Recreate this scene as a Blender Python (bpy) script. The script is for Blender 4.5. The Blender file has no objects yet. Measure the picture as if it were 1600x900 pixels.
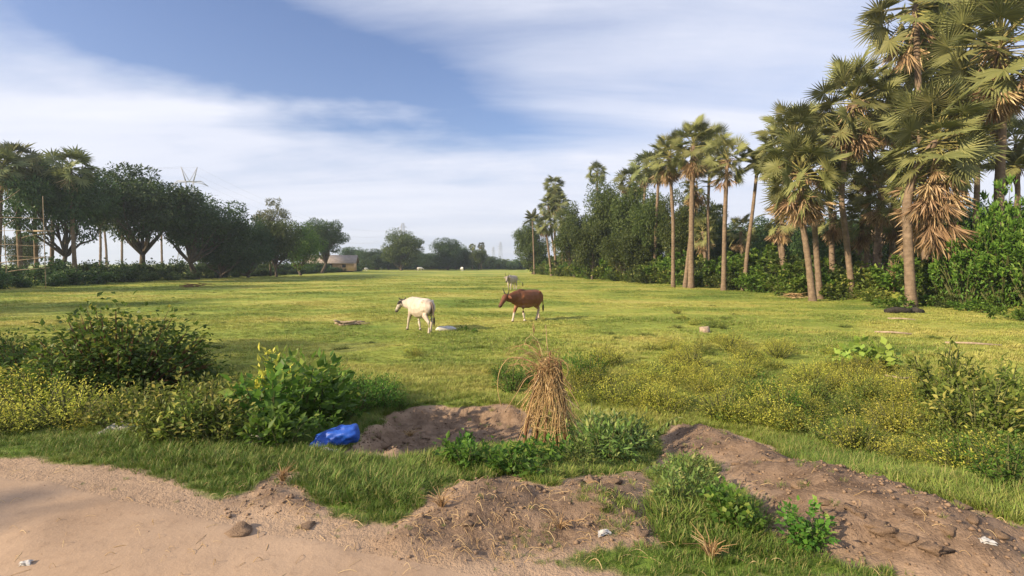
import bpy, math, random
import numpy as np
from mathutils import Vector, Matrix

rnd = random.Random(7)
rs = np.random.RandomState(7)
scene = bpy.context.scene
COL = scene.collection

# ------------------------------------------------------------------ camera, sky, sun, exposure
CAM_H, F, CX, CY, HORIZON = 1.6, 800.0, 800.0, 450.0, 412.0
PITCH = math.atan((CY - HORIZON) / F)
cam_d = bpy.data.cameras.new('camera'); cam_d.sensor_width = 36; cam_d.lens = 18.0
cam_d.clip_start = 0.05; cam_d.clip_end = 8000
cam = bpy.data.objects.new('camera', cam_d); COL.objects.link(cam)
cam.location = (0, 0, CAM_H); cam.rotation_euler = (math.pi / 2 - PITCH, 0, 0)
scene.camera = cam

SUN_EL, SUN_AZ = math.radians(25), math.atan2(-0.88, -0.47)      # azimuth measured from +Y towards +X
sun_dir = Vector((math.sin(SUN_AZ) * math.cos(SUN_EL), math.cos(SUN_AZ) * math.cos(SUN_EL), math.sin(SUN_EL)))
sd = bpy.data.lights.new('sun', 'SUN'); sd.energy = 5.0; sd.angle = math.radians(0.6); sd.color = (1.0, 0.81, 0.56)
sun = bpy.data.objects.new('sun', sd); COL.objects.link(sun)
sun.rotation_euler = (-sun_dir).to_track_quat('-Z', 'Y').to_euler()

world = bpy.data.worlds.new('World'); scene.world = world; world.use_nodes = True
def build_world():
    nt = world.node_tree; N = nt.nodes; L = nt.links; N.clear()
    def nd(t, **kw):
        n = N.new(t)
        for k, v in kw.items(): setattr(n, k, v)
        return n
    def m(op, a, b=None, c=None, clamp=False):
        n = N.new('ShaderNodeMath'); n.operation = op; n.use_clamp = clamp
        for i, v in enumerate((a, b, c)):
            if v is None: continue
            if isinstance(v, (int, float)): n.inputs[i].default_value = v
            else: L.new(v, n.inputs[i])
        return n.outputs[0]
    out = nd('ShaderNodeOutputWorld'); bg = nd('ShaderNodeBackground'); bg.inputs[1].default_value = 0.118
    sky = nd('ShaderNodeTexSky', sky_type='NISHITA', sun_disc=False)
    sky.sun_elevation = SUN_EL; sky.sun_rotation = SUN_AZ; sky.altitude = 10; sky.air_density = 1.0; sky.dust_density = 1.5; sky.ozone_density = 1.6
    tc = nd('ShaderNodeTexCoord'); sep = nd('ShaderNodeSeparateXYZ'); L.new(tc.outputs['Generated'], sep.inputs[0])
    z = m('MAXIMUM', sep.outputs[2], 0.0)
    zz = m('ADD', z, 0.10)
    px = m('DIVIDE', sep.outputs[0], zz); py = m('DIVIDE', sep.outputs[1], zz)
    cmb = nd('ShaderNodeCombineXYZ'); L.new(px, cmb.inputs[0]); L.new(py, cmb.inputs[1])
    # streaky ice cloud, stretched along the wind
    mp = nd('ShaderNodeMapping'); mp.inputs['Rotation'].default_value = (0, 0, math.radians(-44)); mp.inputs['Scale'].default_value = (0.33, 1.15, 1)
    mp.inputs['Location'].default_value = (3.1, 0.55, 0)
    L.new(cmb.outputs[0], mp.inputs[0])
    n1 = nd('ShaderNodeTexNoise'); n1.inputs['Scale'].default_value = 1.0; n1.inputs['Detail'].default_value = 9; n1.inputs['Roughness'].default_value = 0.58; n1.inputs['Distortion'].default_value = 0.35
    L.new(mp.outputs[0], n1.inputs['Vector'])
    n2 = nd('ShaderNodeTexNoise'); n2.inputs['Scale'].default_value = 1.5; n2.inputs['Detail'].default_value = 6; n2.inputs['Roughness'].default_value = 0.55
    mp2 = nd('ShaderNodeMapping'); mp2.inputs['Location'].default_value = (5.3, 1.9, 0); L.new(cmb.outputs[0], mp2.inputs[0]); L.new(mp2.outputs[0], n2.inputs['Vector'])
    # a long opening in the cloud sheet: a band running obliquely overhead
    ux, uy = 0.72, 0.69
    cx0, cy0 = -0.72, 2.18
    dx = m('SUBTRACT', px, cx0); dy = m('SUBTRACT', py, cy0)
    al = m('ADD', m('MULTIPLY', dx, ux), m('MULTIPLY', dy, uy))
    ac = m('ADD', m('MULTIPLY', dx, -uy), m('MULTIPLY', dy, ux))
    ac = m('ADD', ac, m('MULTIPLY', m('SUBTRACT', n2.outputs[0], 0.5), 0.8))
    gap = m('EXPONENT', m('MULTIPLY', -1.0, m('ADD', m('POWER', m('DIVIDE', m('ABSOLUTE', al), 1.25), 2.0), m('POWER', m('DIVIDE', m('ABSOLUTE', ac), 0.48), 2.0))))
    c = m('ADD', m('MULTIPLY', m('SUBTRACT', n1.outputs[0], 0.5), 1.75), 0.70)
    c = m('ADD', c, m('MULTIPLY', m('SUBTRACT', n2.outputs[0], 0.5), 0.7))
    c = m('SUBTRACT', c, m('MULTIPLY', gap, 1.2))
    # the sheet thickens with the long slant path near the horizon
    hz = m('SUBTRACT', 1.0, m('DIVIDE', z, 0.34), clamp=True)
    c = m('ADD', c, m('MULTIPLY', hz, 0.75))
    c = m('MULTIPLY', m('MINIMUM', m('MAXIMUM', c, 0.0), 1.0), 0.93)
    ramp = nd('ShaderNodeMixRGB'); L.new(c, ramp.inputs[0])
    hsv = nd('ShaderNodeHueSaturation'); hsv.inputs['Saturation'].default_value = 1.12; hsv.inputs['Value'].default_value = 0.84
    tn = nd('ShaderNodeMixRGB', blend_type='MULTIPLY'); tn.inputs[0].default_value = 1.0; tn.inputs[2].default_value = (0.98, 0.90, 1.0, 1); L.new(sky.outputs[0], tn.inputs[1]); L.new(tn.outputs[0], hsv.inputs['Color']); L.new(hsv.outputs[0], ramp.inputs[1])
    cc = nd('ShaderNodeMixRGB'); L.new(m('MULTIPLY', m('SUBTRACT', n1.outputs[0], 0.35), 3.0, clamp=True), cc.inputs[0]); cc.inputs[1].default_value = (3.7, 3.9, 4.6, 1); cc.inputs[2].default_value = (4.55, 4.6, 5.05, 1); L.new(cc.outputs[0], ramp.inputs[2])
    L.new(ramp.outputs[0], bg.inputs[0]); L.new(bg.outputs[0], out.inputs[0])
build_world()
scene.view_settings.view_transform = 'Standard'; scene.view_settings.look = 'None'
scene.view_settings.exposure = 0.88; scene.view_settings.gamma = 1.0
scene.cycles.use_denoising = True
scene.cycles.max_bounces = 6; scene.cycles.transparent_max_bounces = 4
scene.cycles.diffuse_bounces = 3; scene.cycles.glossy_bounces = 2; scene.cycles.transmission_bounces = 3
scene.cycles.volume_bounces = 0

# ------------------------------------------------------------------ numeric helpers
def vnoise(x, y, seed=0):
    x = np.asarray(x, float); y = np.asarray(y, float)
    xi = np.floor(x).astype(np.int64); yi = np.floor(y).astype(np.int64)
    fx = x - xi; fy = y - yi
    fx = fx * fx * (3 - 2 * fx); fy = fy * fy * (3 - 2 * fy)
    def h(a, b):
        n = (a * 374761393 + b * 668265263 + seed * 974634777) & 0xffffffff
        n = ((n ^ (n >> 13)) * 1274126177) & 0xffffffff
        return ((n ^ (n >> 16)) & 0xffff) / 65535.0
    return (h(xi, yi) * (1 - fx) + h(xi + 1, yi) * fx) * (1 - fy) + (h(xi, yi + 1) * (1 - fx) + h(xi + 1, yi + 1) * fx) * fy
def fbm(x, y, oct=4, seed=0):
    s = 0; a = 0.5; t = 0
    for i in range(oct):
        s = s + a * vnoise(x * 2 ** i + 13.7 * i, y * 2 ** i - 7.1 * i, seed + i); t += a; a *= 0.5
    return s / t - 0.5
def sstep(a, b, x):
    t = np.clip((x - a) / (b - a), 0, 1); return t * t * (3 - 2 * t)
def ray(px, py):
    cx, cy = (px - CX) / F, (CY - py) / F
    c, s = math.cos(PITCH), math.sin(PITCH)
    return np.array([cx, c + cy * s, -s + cy * c])
def at_depth(px, py, Y):
    d = ray(px, py); return Vector(d * (Y / d[1]) + np.array([0, 0, CAM_H]))
def on_plane(px, py, z):
    d = ray(px, py); t = (z - CAM_H) / d[2]; return (d[0] * t, d[1] * t)

# ------------------------------------------------------------------ lie of the land
_edge = [on_plane(a, b, 0) for a, b in [(0, 722), (150, 735), (260, 760), (340, 780), (470, 804), (560, 820), (680, 846), (800, 868), (930, 888), (1040, 915), (1200, 930), (1400, 940)]]
_edge = [(-60, 16.5), (-20, 7.6)] + _edge + [(8, 2.2), (60, -6)]
EX = np.array([e[0] for e in _edge]); EY = np.array([e[1] for e in _edge])
def road_edge(x): return np.interp(x, EX, EY)
def seg_sd(x, y, pts):
    """distance to an open polyline, positive on its right-hand side"""
    best = np.full(np.shape(x), 1e9); sg = np.ones(np.shape(x))
    for (ax, ay), (bx, by) in zip(pts[:-1], pts[1:]):
        vx, vy = bx - ax, by - ay; l2 = vx * vx + vy * vy
        t = np.clip(((x - ax) * vx + (y - ay) * vy) / l2, 0, 1)
        dx, dy = x - ax - t * vx, y - ay - t * vy
        d = np.hypot(dx, dy); s = np.where(vx * (y - ay) - vy * (x - ax) < 0, 1.0, -1.0)
        sg = np.where(d < best, s, sg); best = np.minimum(best, d)
    return best * sg
def poly_in(x, y, pts):
    """inside distance of a polygon (negative outside)"""
    best = np.full(np.shape(x), 1e9); ins = np.zeros(np.shape(x), bool)
    P = list(pts)
    for (ax, ay), (bx, by) in zip(P, P[1:] + P[:1]):
        vx, vy = bx - ax, by - ay; l2 = vx * vx + vy * vy + 1e-12
        t = np.clip(((x - ax) * vx + (y - ay) * vy) / l2, 0, 1)
        best = np.minimum(best, np.hypot(x - ax - t * vx, y - ay - t * vy))
        c = ((ay > y) != (by > y)) & (x < (bx - ax) * (y - ay) / (by - ay + 1e-12) + ax)
        ins ^= c
    return np.where(ins, best, -best)
FIELD = -0.6
_R = [on_plane(a, b, FIELD) for a, b in [(1600, 489), (1500, 482), (1380, 474), (1250, 465), (1150, 453), (1050, 446), (950, 438), (870, 431), (830, 427)]]
RLINE = [(120, -20), (60, 10)] + _R + [(4.0, 170), (10, 400)]
_Lp = [on_plane(a, b, FIELD) for a, b in [(0, 452), (110, 447), (200, 442), (300, 437), (400, 432), (500, 427)]]
LLINE = [(-52, -60), (-48, 20)] + _Lp + [(-44, 150), (-60, 180), (-120, 200)]
def H0(x, y):
    x = np.asarray(x, float); y = np.asarray(y, float)
    s = y - road_edge(x)
    z = FIELD * sstep(0.35, 4.3, s)
    z = z + sstep(4, 8, s) * (0.10 * fbm(x / 7, y / 7, 3, 3) + 0.04 * fbm(x / 1.3, y / 1.3, 2, 5))
    return z
def raymarch(fn, px, py, tmax=400):
    d = ray(px, py); t = np.concatenate([np.linspace(1.2, 14, 640), np.geomspace(14.02, tmax, 700)])
    X, Y, Z = d[0] * t, d[1] * t, CAM_H + d[2] * t
    below = np.nonzero(Z < fn(X, Y))[0]
    k = below[0] if len(below) else len(t) - 1
    a, b = t[max(k - 1, 0)], t[k]
    for _ in range(12):
        mth = 0.5 * (a + b)
        if CAM_H + d[2] * mth < fn(np.array([d[0] * mth]), np.array([d[1] * mth]))[0]: b = mth
        else: a = mth
    return d[0] * b, d[1] * b
def ppoly(pp): return [raymarch(H0, a, b) for a, b in pp]
PIT = ppoly([(556, 700), (572, 664), (620, 643), (700, 632), (800, 634), (836, 645), (836, 690), (760, 702), (690, 708), (600, 716), (530, 712)])
BERM = ppoly([(1012, 735), (1030, 690), (1052, 664), (1120, 672), (1190, 696), (1290, 738), (1400, 762), (1500, 790), (1590, 818), (1660, 850), (1640, 930), (1480, 925), (1400, 890), (1290, 866), (1220, 838), (1180, 800), (1130, 765), (1110, 722), (1060, 720)])
MOUND = ppoly([(660, 800), (690, 765), (790, 746), (850, 768), (930, 748), (1000, 738), (1030, 790), (1020, 850), (900, 872), (700, 880), (560, 870), (600, 834)])
SPUR = ppoly([(335, 785), (380, 760), (440, 732), (468, 765), (492, 806), (400, 815)])
def masks(x, y):
    wx = x + 0.34 * fbm(x * 2.2, y * 2.2, 4, 11); wy = y + 0.34 * fbm(x * 2.2, y * 2.2, 4, 21)
    near = (np.abs(x) < 14) & (y > 0.5) & (y < 14)
    r = {}
    for k, P in (('pit', PIT), ('berm', BERM), ('mound', MOUND), ('spur', SPUR)):
        v = np.full(np.shape(x), -9.0)
        v[near] = poly_in(wx[near], wy[near], P); r[k] = v
    return r
def HH(x, y, detail=True):
    x = np.atleast_1d(np.asarray(x, float)); y = np.atleast_1d(np.asarray(y, float))
    z = H0(x, y)
    s = y - road_edge(x)
    rl = seg_sd(x, y, RLINE)                      # positive beyond the right-hand field edge
    z = z + 0.95 * sstep(0.0, 4.0, rl) * sstep(6, 10, s)
    ll = -seg_sd(x, y, LLINE)
    z = z + 0.35 * sstep(0.0, 4.0, ll) * sstep(8, 14, s)
    mk = masks(x, y)
    z = z - 0.20 * sstep(-0.08, 0.34, mk['pit'] + 0.45 * fbm(x * 4.0, y * 4.0, 4, 45)) * (1 + 0.3 * fbm(x * 3, y * 3, 2, 44))
    z = z + 0.17 * sstep(0.0, 0.55, mk['berm']) + 0.06 * sstep(0, 0.5, mk['mound']) + 0.05 * sstep(0, 0.3, mk['spur'])
    if detail:
        rough = np.clip(sstep(-0.05, 0.15, np.maximum.reduce([mk['pit'], mk['berm'], mk['mound'], mk['spur']])), 0, 1)
        n = np.zeros_like(x); near = (np.abs(x) < 14) & (y > -2) & (y < 16)
        n[near] = 0.15 * fbm(x[near] * 3.1, y[near] * 3.1, 4, 71) + 0.11 * np.abs(fbm(x[near] * 9, y[near] * 9, 3, 72)) + 0.09 * np.abs(fbm(x[near] * 4, y[near] * 4, 3, 73)) * (mk['pit'][near] > -.05)
        z = z + rough * n
        t = np.zeros_like(x); t[near] = 0.028 * fbm(x[near] * 1.7, y[near] * 1.7, 4, 91) + 0.014 * fbm(x[near] * 6.5, y[near] * 6.5, 3, 92)
        z = z + t
        rut = np.exp(-((s + 1.15) / 0.28) ** 2) + np.exp(-((s + 2.55) / 0.28) ** 2)
        z = z - 0.03 * rut
    return z
def dirt_mask(x, y):
    mk = masks(x, y)
    s = y - road_edge(x) + 0.55 * fbm(x * 1.1, y * 1.1, 4, 31)
    d = sstep(0.24, -0.20, s)
    for k in mk: d = np.maximum(d, sstep(-0.10, 0.07, mk[k] + 0.10 * fbm(x * 4, y * 4, 3, 55)))
    return d
def dug_mask(x, y):
    mk = masks(x, y); return sstep(-0.05, 0.25, np.maximum.reduce([mk[k] for k in mk]) + 0.2 * fbm(x * 3, y * 3, 3, 57))
def hz(x, y): return float(HH(np.array([x]), np.array([y]))[0])
def G(px, py):
    x, y = raymarch(lambda a, b: HH(a, b, False), px, py); return Vector((x, y, hz(x, y)))

# ------------------------------------------------------------------ mesh building
class MB:
    def __init__(self): self.v = []; self.q = []; self.t = []; self.n = 0; self.tint = []
    def add(self, v, q=None, t=None, tint=0.5):
        v = np.asarray(v, float).reshape(-1, 3); self.v.append(v)
        self.tint.append(np.broadcast_to(np.asarray(tint, float), (len(v),)))
        if q is not None and len(q): self.q.append(np.asarray(q, int).reshape(-1, 4) + self.n)
        if t is not None and len(t): self.t.append(np.asarray(t, int).reshape(-1, 3) + self.n)
        self.n += len(v)
    def tube(self, pts, rad, seg=6, tint=0.5, cap=True):
        P = np.asarray(pts, float); n = len(P); rad = np.broadcast_to(np.asarray(rad, float), (n,))
        T = np.gradient(P, axis=0); T /= np.linalg.norm(T, axis=1)[:, None] + 1e-12
        up = np.array([0, 0, 1.0]) if abs(T[0][2]) < 0.9 else np.array([1.0, 0, 0])
        A = np.cross(T, up); A /= np.linalg.norm(A, axis=1)[:, None] + 1e-12; B = np.cross(T, A)
        ang = np.arange(seg) * 2 * math.pi / seg
        ring = P[:, None, :] + rad[:, None, None] * (A[:, None, :] * np.cos(ang)[None, :, None] + B[:, None, :] * np.sin(ang)[None, :, None])
        i = np.arange(n - 1)[:, None] * seg; j = np.arange(seg)[None, :]; k = (j + 1) % seg
        q = np.stack([i + j, i + k, i + seg + k, i + seg + j], -1).reshape(-1, 4)
        v = ring.reshape(-1, 3); t = []
        if cap:
            v = np.vstack([v, P[0], P[-1]]); e = n * seg
            for a in range(seg):
                t.append((e, (a + 1) % seg, a)); t.append((e + 1, (n - 1) * seg + a, (n - 1) * seg + (a + 1) % seg))
        self.add(v, q, t, tint)
    def leaves(self, P, D, Nn, L, W, tint, fold=0.12, droop=0.0, k=0.42):
        P = np.asarray(P, float); n = len(P)
        D = D / (np.linalg.norm(D, axis=1)[:, None] + 1e-9)
        S = np.cross(D, Nn); S /= np.linalg.norm(S, axis=1)[:, None] + 1e-9; U = np.cross(S, D)
        L = np.broadcast_to(np.asarray(L, float), (n,))[:, None]; W = np.broadcast_to(np.asarray(W, float), (n,))[:, None]
        mid = P + D * L * k
        v = np.stack([P, mid + S * W * 0.5 + U * L * fold, P + D * L - U * L * droop, mid - S * W * 0.5 + U * L * fold], 1).reshape(-1, 3)
        b = np.arange(n)[:, None] * 4
        t = np.concatenate([b + np.array([[0, 1, 2]]), b + np.array([[0, 2, 3]])], 0)
        self.add(v, None, t, np.repeat(np.broadcast_to(np.asarray(tint, float), (n,)), 4))
    def box(self, c, s, tint=0.5, M=None):
        x, y, z = [a / 2 for a in s]
        v = np.array([(i, j, k) for k in (-z, z) for j in (-y, y) for i in (-x, x)])
        if M is not None: v = v @ np.array(M.to_3x3()).T
        self.add(v + np.array(c), [(0, 2, 3, 1), (4, 5, 7, 6), (0, 1, 5, 4), (1, 3, 7, 5), (3, 2, 6, 7), (2, 0, 4, 6)], None, tint)
    def mesh(self, name, mat=None, smooth=False):
        me = bpy.data.meshes.new(name)
        V = np.concatenate(self.v); nq = sum(len(a) for a in self.q); ntr = sum(len(a) for a in self.t)
        me.vertices.add(len(V)); me.vertices.foreach_set('co', V.ravel())
        idx = [a.ravel() for a in self.q] + [a.ravel() for a in self.t]
        idx = np.concatenate(idx)
        me.loops.add(len(idx)); me.loops.foreach_set('vertex_index', idx)
        st = np.concatenate([np.arange(nq) * 4, nq * 4 + np.arange(ntr) * 3])
        tot = np.concatenate([np.full(nq, 4), np.full(ntr, 3)])
        me.polygons.add(nq + ntr); me.polygons.foreach_set('loop_start', st); me.polygons.foreach_set('loop_total', tot)
        me.update(calc_edges=True)
        a = me.attributes.new('tint', 'FLOAT', 'POINT'); a.data.foreach_set('value', np.concatenate(self.tint).astype(np.float32))
        if smooth: me.polygons.foreach_set('use_smooth', np.ones(nq + ntr, bool))
        if mat: me.materials.append(mat)
        me.validate(); me.update()
        return me
def thing(name, label, cat, loc=(0, 0, 0), rz=0.0, scale=1.0, group=None):
    o = bpy.data.objects.new(name, None); COL.objects.link(o)
    o.empty_display_size = 0.2
    o.location = loc; o.rotation_euler = (0, 0, rz); o.scale = (scale,) * 3 if isinstance(scale, (int, float)) else scale
    o['label'] = label; o['category'] = cat
    if group: o['group'] = group
    return o
def part(name, me, parent, M=None, label=None):
    o = bpy.data.objects.new(name, me); COL.objects.link(o); o.parent = parent
    if M is not None: o.matrix_basis = M
    if label: o['label'] = label
    return o
def solo(name, me, label, cat, loc=(0, 0, 0), rz=0.0, scale=1.0, group=None, kind=None):
    o = bpy.data.objects.new(name, me); COL.objects.link(o)
    o.location = loc; o.rotation_euler = (0, 0, rz); o.scale = (scale,) * 3 if isinstance(scale, (int, float)) else scale
    if label: o['label'] = label
    if cat: o['category'] = cat
    if group: o['group'] = group
    if kind: o['kind'] = kind
    return o
def unit(n, r=rs):
    d = r.normal(size=(n, 3)); return d / np.linalg.norm(d, axis=1)[:, None]

# ------------------------------------------------------------------ materials
def newmat(name):
    m = bpy.data.materials.new(name); m.use_nodes = True
    nt = m.node_tree; nt.nodes.clear(); return m, nt
class NT:
    def __init__(s, nt): s.nt = nt; s.N = nt.nodes; s.L = nt.links
    def n(s, t, **kw):
        x = s.N.new(t)
        for k, v in kw.items(): setattr(x, k, v)
        return x
    def set(s, sock, v):
        if isinstance(v, bpy.types.NodeSocket): s.L.new(v, sock)
        elif isinstance(v, (tuple, list)) and len(v) == 3 and sock.type == 'RGBA': sock.default_value = (*v, 1)
        else: sock.default_value = v
    def math(s, op, a, b=0.0, clamp=False):
        x = s.n('ShaderNodeMath', operation=op, use_clamp=clamp); s.set(x.inputs[0], a); s.set(x.inputs[1], b); return x.outputs[0]
    def mix(s, f, a, b, blend='MIX'):
        x = s.n('ShaderNodeMixRGB', blend_type=blend); s.set(x.inputs[0], f); s.set(x.inputs[1], a); s.set(x.inputs[2], b); return x.outputs[0]
    def noise(s, vec, scale, detail=4, rough=0.55, dist=0.0):
        x = s.n('ShaderNodeTexNoise'); s.set(x.inputs['Vector'], vec); x.inputs['Scale'].default_value = scale
        x.inputs['Detail'].default_value = detail; x.inputs['Roughness'].default_value = rough; x.inputs['Distortion'].default_value = dist; return x.outputs[0]
    def rng(s, v, a, b, c=0.0, d=1.0):
        x = s.n('ShaderNodeMapRange'); s.set(x.inputs[0], v)
        for i, k in enumerate((a, b, c, d)): x.inputs[1 + i].default_value = k
        return x.outputs[0]
    def pos(s): return s.n('ShaderNodeNewGeometry').outputs['Position']
    def obj(s): return s.n('ShaderNodeTexCoord').outputs['Object']
    def attr(s, name, out='Fac'): return s.n('ShaderNodeAttribute', attribute_name=name).outputs[out]
    def rand(s): return s.n('ShaderNodeObjectInfo').outputs['Random']
    def bsdf(s, col, rough=0.8, spec=0.3, normal=None):
        b = s.n('ShaderNodeBsdfPrincipled'); s.set(b.inputs['Base Color'], col); s.set(b.inputs['Roughness'], rough)
        b.inputs['Specular IOR Level'].default_value = spec
        if normal is not None: s.L.new(normal, b.inputs['Normal'])
        return b.outputs[0]
    def bump(s, h, strength=0.5, dist=0.02):
        b = s.n('ShaderNodeBump'); b.inputs['Strength'].default_value = strength; b.inputs['Distance'].default_value = dist; s.L.new(h, b.inputs['Height']); return b.outputs[0]
    def out(s, sh): o = s.n('ShaderNodeOutputMaterial'); s.L.new(sh, o.inputs['Surface'])
def leafmat(name, c0, c1, c2=None, trans=0.35, rough=0.5, tcol=None, wnoise=None):
    m, nt = newmat(name); x = NT(nt)
    t = x.attr('tint')
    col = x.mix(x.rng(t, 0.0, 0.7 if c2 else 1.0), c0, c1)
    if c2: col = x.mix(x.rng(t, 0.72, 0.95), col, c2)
    if wnoise:
        f = x.rng(x.noise(x.pos(), wnoise[0], 3), 0.42, 0.62); col = x.mix(x.math('MULTIPLY', f, wnoise[2]), col, wnoise[1])
    h = x.n('ShaderNodeHueSaturation'); x.set(h.inputs['Color'], col)
    x.set(h.inputs['Value'], x.rng(x.rand(), 0, 1, 0.78, 1.22)); x.set(h.inputs['Hue'], x.rng(x.rand(), 0, 1, 0.488, 0.512))
    p = x.bsdf(h.outputs[0], rough, 0.25)
    tr = x.n('ShaderNodeBsdfTranslucent')
    x.set(tr.inputs['Color'], x.mix(0.5, h.outputs[0], tcol) if tcol else h.outputs[0])
    ms = x.n('ShaderNodeMixShader'); ms.inputs[0].default_value = trans
    x.L.new(p, ms.inputs[1]); x.L.new(tr.outputs[0], ms.inputs[2]); x.out(ms.outputs[0]); return m
def plain(name, c0, c1, scale=8, rough=0.85, bump=0.4, bdist=0.01, spec=0.25, detail=5):
    m, nt = newmat(name); x = NT(nt)
    n = x.noise(x.obj(), scale, detail, 0.6)
    col = x.mix(x.rng(n, 0.3, 0.7), c0, c1)
    x.out(x.bsdf(col, rough, spec, x.bump(n, bump, bdist))); return m

DIRT_A, DIRT_B, DIRT_C = (0.275, 0.195, 0.135), (0.36, 0.262, 0.185), (0.19, 0.13, 0.09)
def dirt_color(x, p):
    n1 = x.noise(p, 1.3, 6, 0.6); n2 = x.noise(p, 17, 5, 0.65); n3 = x.noise(p, 70, 3, 0.7)
    c = x.mix(x.rng(n1, 0.35, 0.65), DIRT_A, DIRT_B)
    c = x.mix(x.math('MULTIPLY', x.rng(n2, 0.52, 0.72), 0.5), c, DIRT_C)
    c = x.mix(x.math('MULTIPLY', x.rng(n3, 0.60, 0.75), 0.5), c, (0.55, 0.41, 0.29))
    h = x.math('ADD', x.math('MULTIPLY', n2, 0.7), x.math('MULTIPLY', n3, 0.35))
    return c, h
GREEN_A, GREEN_B, STRAW = (0.13, 0.20, 0.034), (0.28, 0.32, 0.06), (0.46, 0.41, 0.12)
def patch_noise(x, near=False):
    """meadow patches: green to straw, shared by soil and blades"""
    p = x.pos(); mp = x.n('ShaderNodeMapping'); mp.inputs['Scale'].default_value = (0.6, 1.2, 1); x.L.new(p, mp.inputs[0])
    n = x.noise(mp.outputs[0], 0.16, 6, 0.62); n = x.math('ADD', n, x.math('MULTIPLY', x.math('SUBTRACT', x.noise(mp.outputs[0], 0.75, 4, 0.6), 0.5), 0.40))
    sp = x.n('ShaderNodeSeparateXYZ'); x.L.new(p, sp.inputs[0])     # shade on the verge painted in as a greener, darker tone than the field
    return x.math('SUBTRACT', n, x.rng(sp.outputs[1], 6.0, 10.5, 0.12, -0.03))
def ground_mat():
    m, nt = newmat('meadow_soil'); x = NT(nt); p = x.pos()
    dc, dh = dirt_color(x, p)
    n = patch_noise(x); f = x.noise(p, 2.2, 6, 0.7)
    g = x.mix(x.rng(n, 0.36, 0.56), GREEN_A, GREEN_B)
    g = x.mix(x.rng(n, 0.52, 0.74), g, STRAW)
    g = x.mix(x.math('MULTIPLY', x.rng(f, 0.45, 0.7), 0.55), g, (0.07, 0.09, 0.022))
    f2 = x.noise(p, 9.0, 4, 0.7)
    g = x.mix(x.math('MULTIPLY', x.rng(f2, 0.55, 0.75), 0.4), g, (0.27, 0.23, 0.10))
    rc = x.mix(x.math('MULTIPLY', x.rng(x.noise(p, 0.7, 5, 0.55), 0.4, 0.65), 0.6), dc, (0.395, 0.292, 0.21))
    n4 = x.noise(p, 5.5, 5, 0.65); fresh = x.mix(x.rng(n4, 0.35, 0.65), (0.115, 0.078, 0.054), (0.24, 0.17, 0.12))
    fresh = x.mix(x.math('MULTIPLY', x.rng(x.noise(p, 38, 4, 0.7), 0.5, 0.7), 0.55), fresh, (0.31, 0.22, 0.15))
    dc = x.mix(x.attr('dug'), rc, fresh)
    d = x.math('ADD', x.attr('dirt'), x.math('MULTIPLY', x.math('SUBTRACT', x.noise(p, 9, 4, 0.7), 0.5), 0.7))
    d = x.rng(d, 0.08, 0.42)
    col = x.mix(d, g, dc)
    h = x.math('ADD', dh, x.math('MULTIPLY', f, 0.6))
    x.out(x.bsdf(col, 0.95, 0.1, x.bump(h, 0.9, 0.035))); return m
def road_mat():
    m, nt = newmat('road_dust'); x = NT(nt); p = x.pos()
    c, h = dirt_color(x, p)
    n = x.noise(p, 0.7, 5, 0.55)
    c = x.mix(x.math('MULTIPLY', x.rng(n, 0.4, 0.65), 0.6), c, (0.395, 0.292, 0.21))
    x.out(x.bsdf(c, 0.95, 0.1, x.bump(h, 0.5, 0.012))); return m
M = {}
M['ground'] = ground_mat(); M['road'] = road_mat()
def grass_mat(name, dry=0.0):
    m, nt = newmat(name); x = NT(nt)
    n = patch_noise(x); t = x.attr('tint')
    g = x.mix(x.rng(n, 0.36, 0.56), (0.11, 0.185, 0.03), (0.31, 0.355, 0.075))
    g = x.mix(x.rng(n, 0.52, 0.72), g, (0.45, 0.40, 0.12))
    g = x.mix(x.rng(t, 0.72 - dry, 1.0), g, (0.38, 0.31, 0.13))
    h = x.n('ShaderNodeHueSaturation'); x.set(h.inputs['Color'], g); x.set(h.inputs['Value'], x.rng(x.rand(), 0, 1, 0.82, 1.2))
    p = x.bsdf(h.outputs[0], 0.55, 0.25); tr = x.n('ShaderNodeBsdfTranslucent'); x.set(tr.inputs['Color'], h.outputs[0])
    ms = x.n('ShaderNodeMixShader'); ms.inputs[0].default_value = 0.3
    x.L.new(p, ms.inputs[1]); x.L.new(tr.outputs[0], ms.inputs[2]); x.out(ms.outputs[0]); return m
M['grass'] = grass_mat('grass_blade'); M['verge'] = grass_mat('verge_blade', 0.02)
M['leaf_dark'] = leafmat('leaf_dark', (0.034, 0.072, 0.026), (0.075, 0.13, 0.04), (0.13, 0.18, 0.05), 0.32)
M['leaf_mid'] = leafmat('leaf_mid', (0.046, 0.075, 0.02), (0.10, 0.14, 0.034), (0.19, 0.21, 0.055), 0.33)
M['leaf_light'] = leafmat('leaf_light', (0.065, 0.13, 0.018), (0.14, 0.24, 0.035), (0.24, 0.32, 0.06), 0.4)
M['leaf_sparse'] = leafmat('leaf_sparse', (0.10, 0.11, 0.06), (0.17, 0.17, 0.09), None, 0.3)
M['leaf_weed'] = leafmat('leaf_weed', (0.055, 0.13, 0.018), (0.12, 0.235, 0.034), (0.24, 0.32, 0.06), 0.45)
M['leaf_dull'] = leafmat('leaf_dull', (0.085, 0.135, 0.022), (0.20, 0.25, 0.05), (0.42, 0.40, 0.10), 0.45)
M['leaf_bush'] = leafmat('leaf_bush', (0.045, 0.092, 0.016), (0.105, 0.185, 0.03), (0.30, 0.32, 0.06), 0.45)
M['leaf_yellow'] = leafmat('leaf_yellow', (0.20, 0.25, 0.03), (0.47, 0.48, 0.075), (0.62, 0.57, 0.11), 0.5)
M['leaf_pale'] = leafmat('leaf_pale', (0.16, 0.25, 0.04), (0.34, 0.42, 0.08), None, 0.35)
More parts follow.
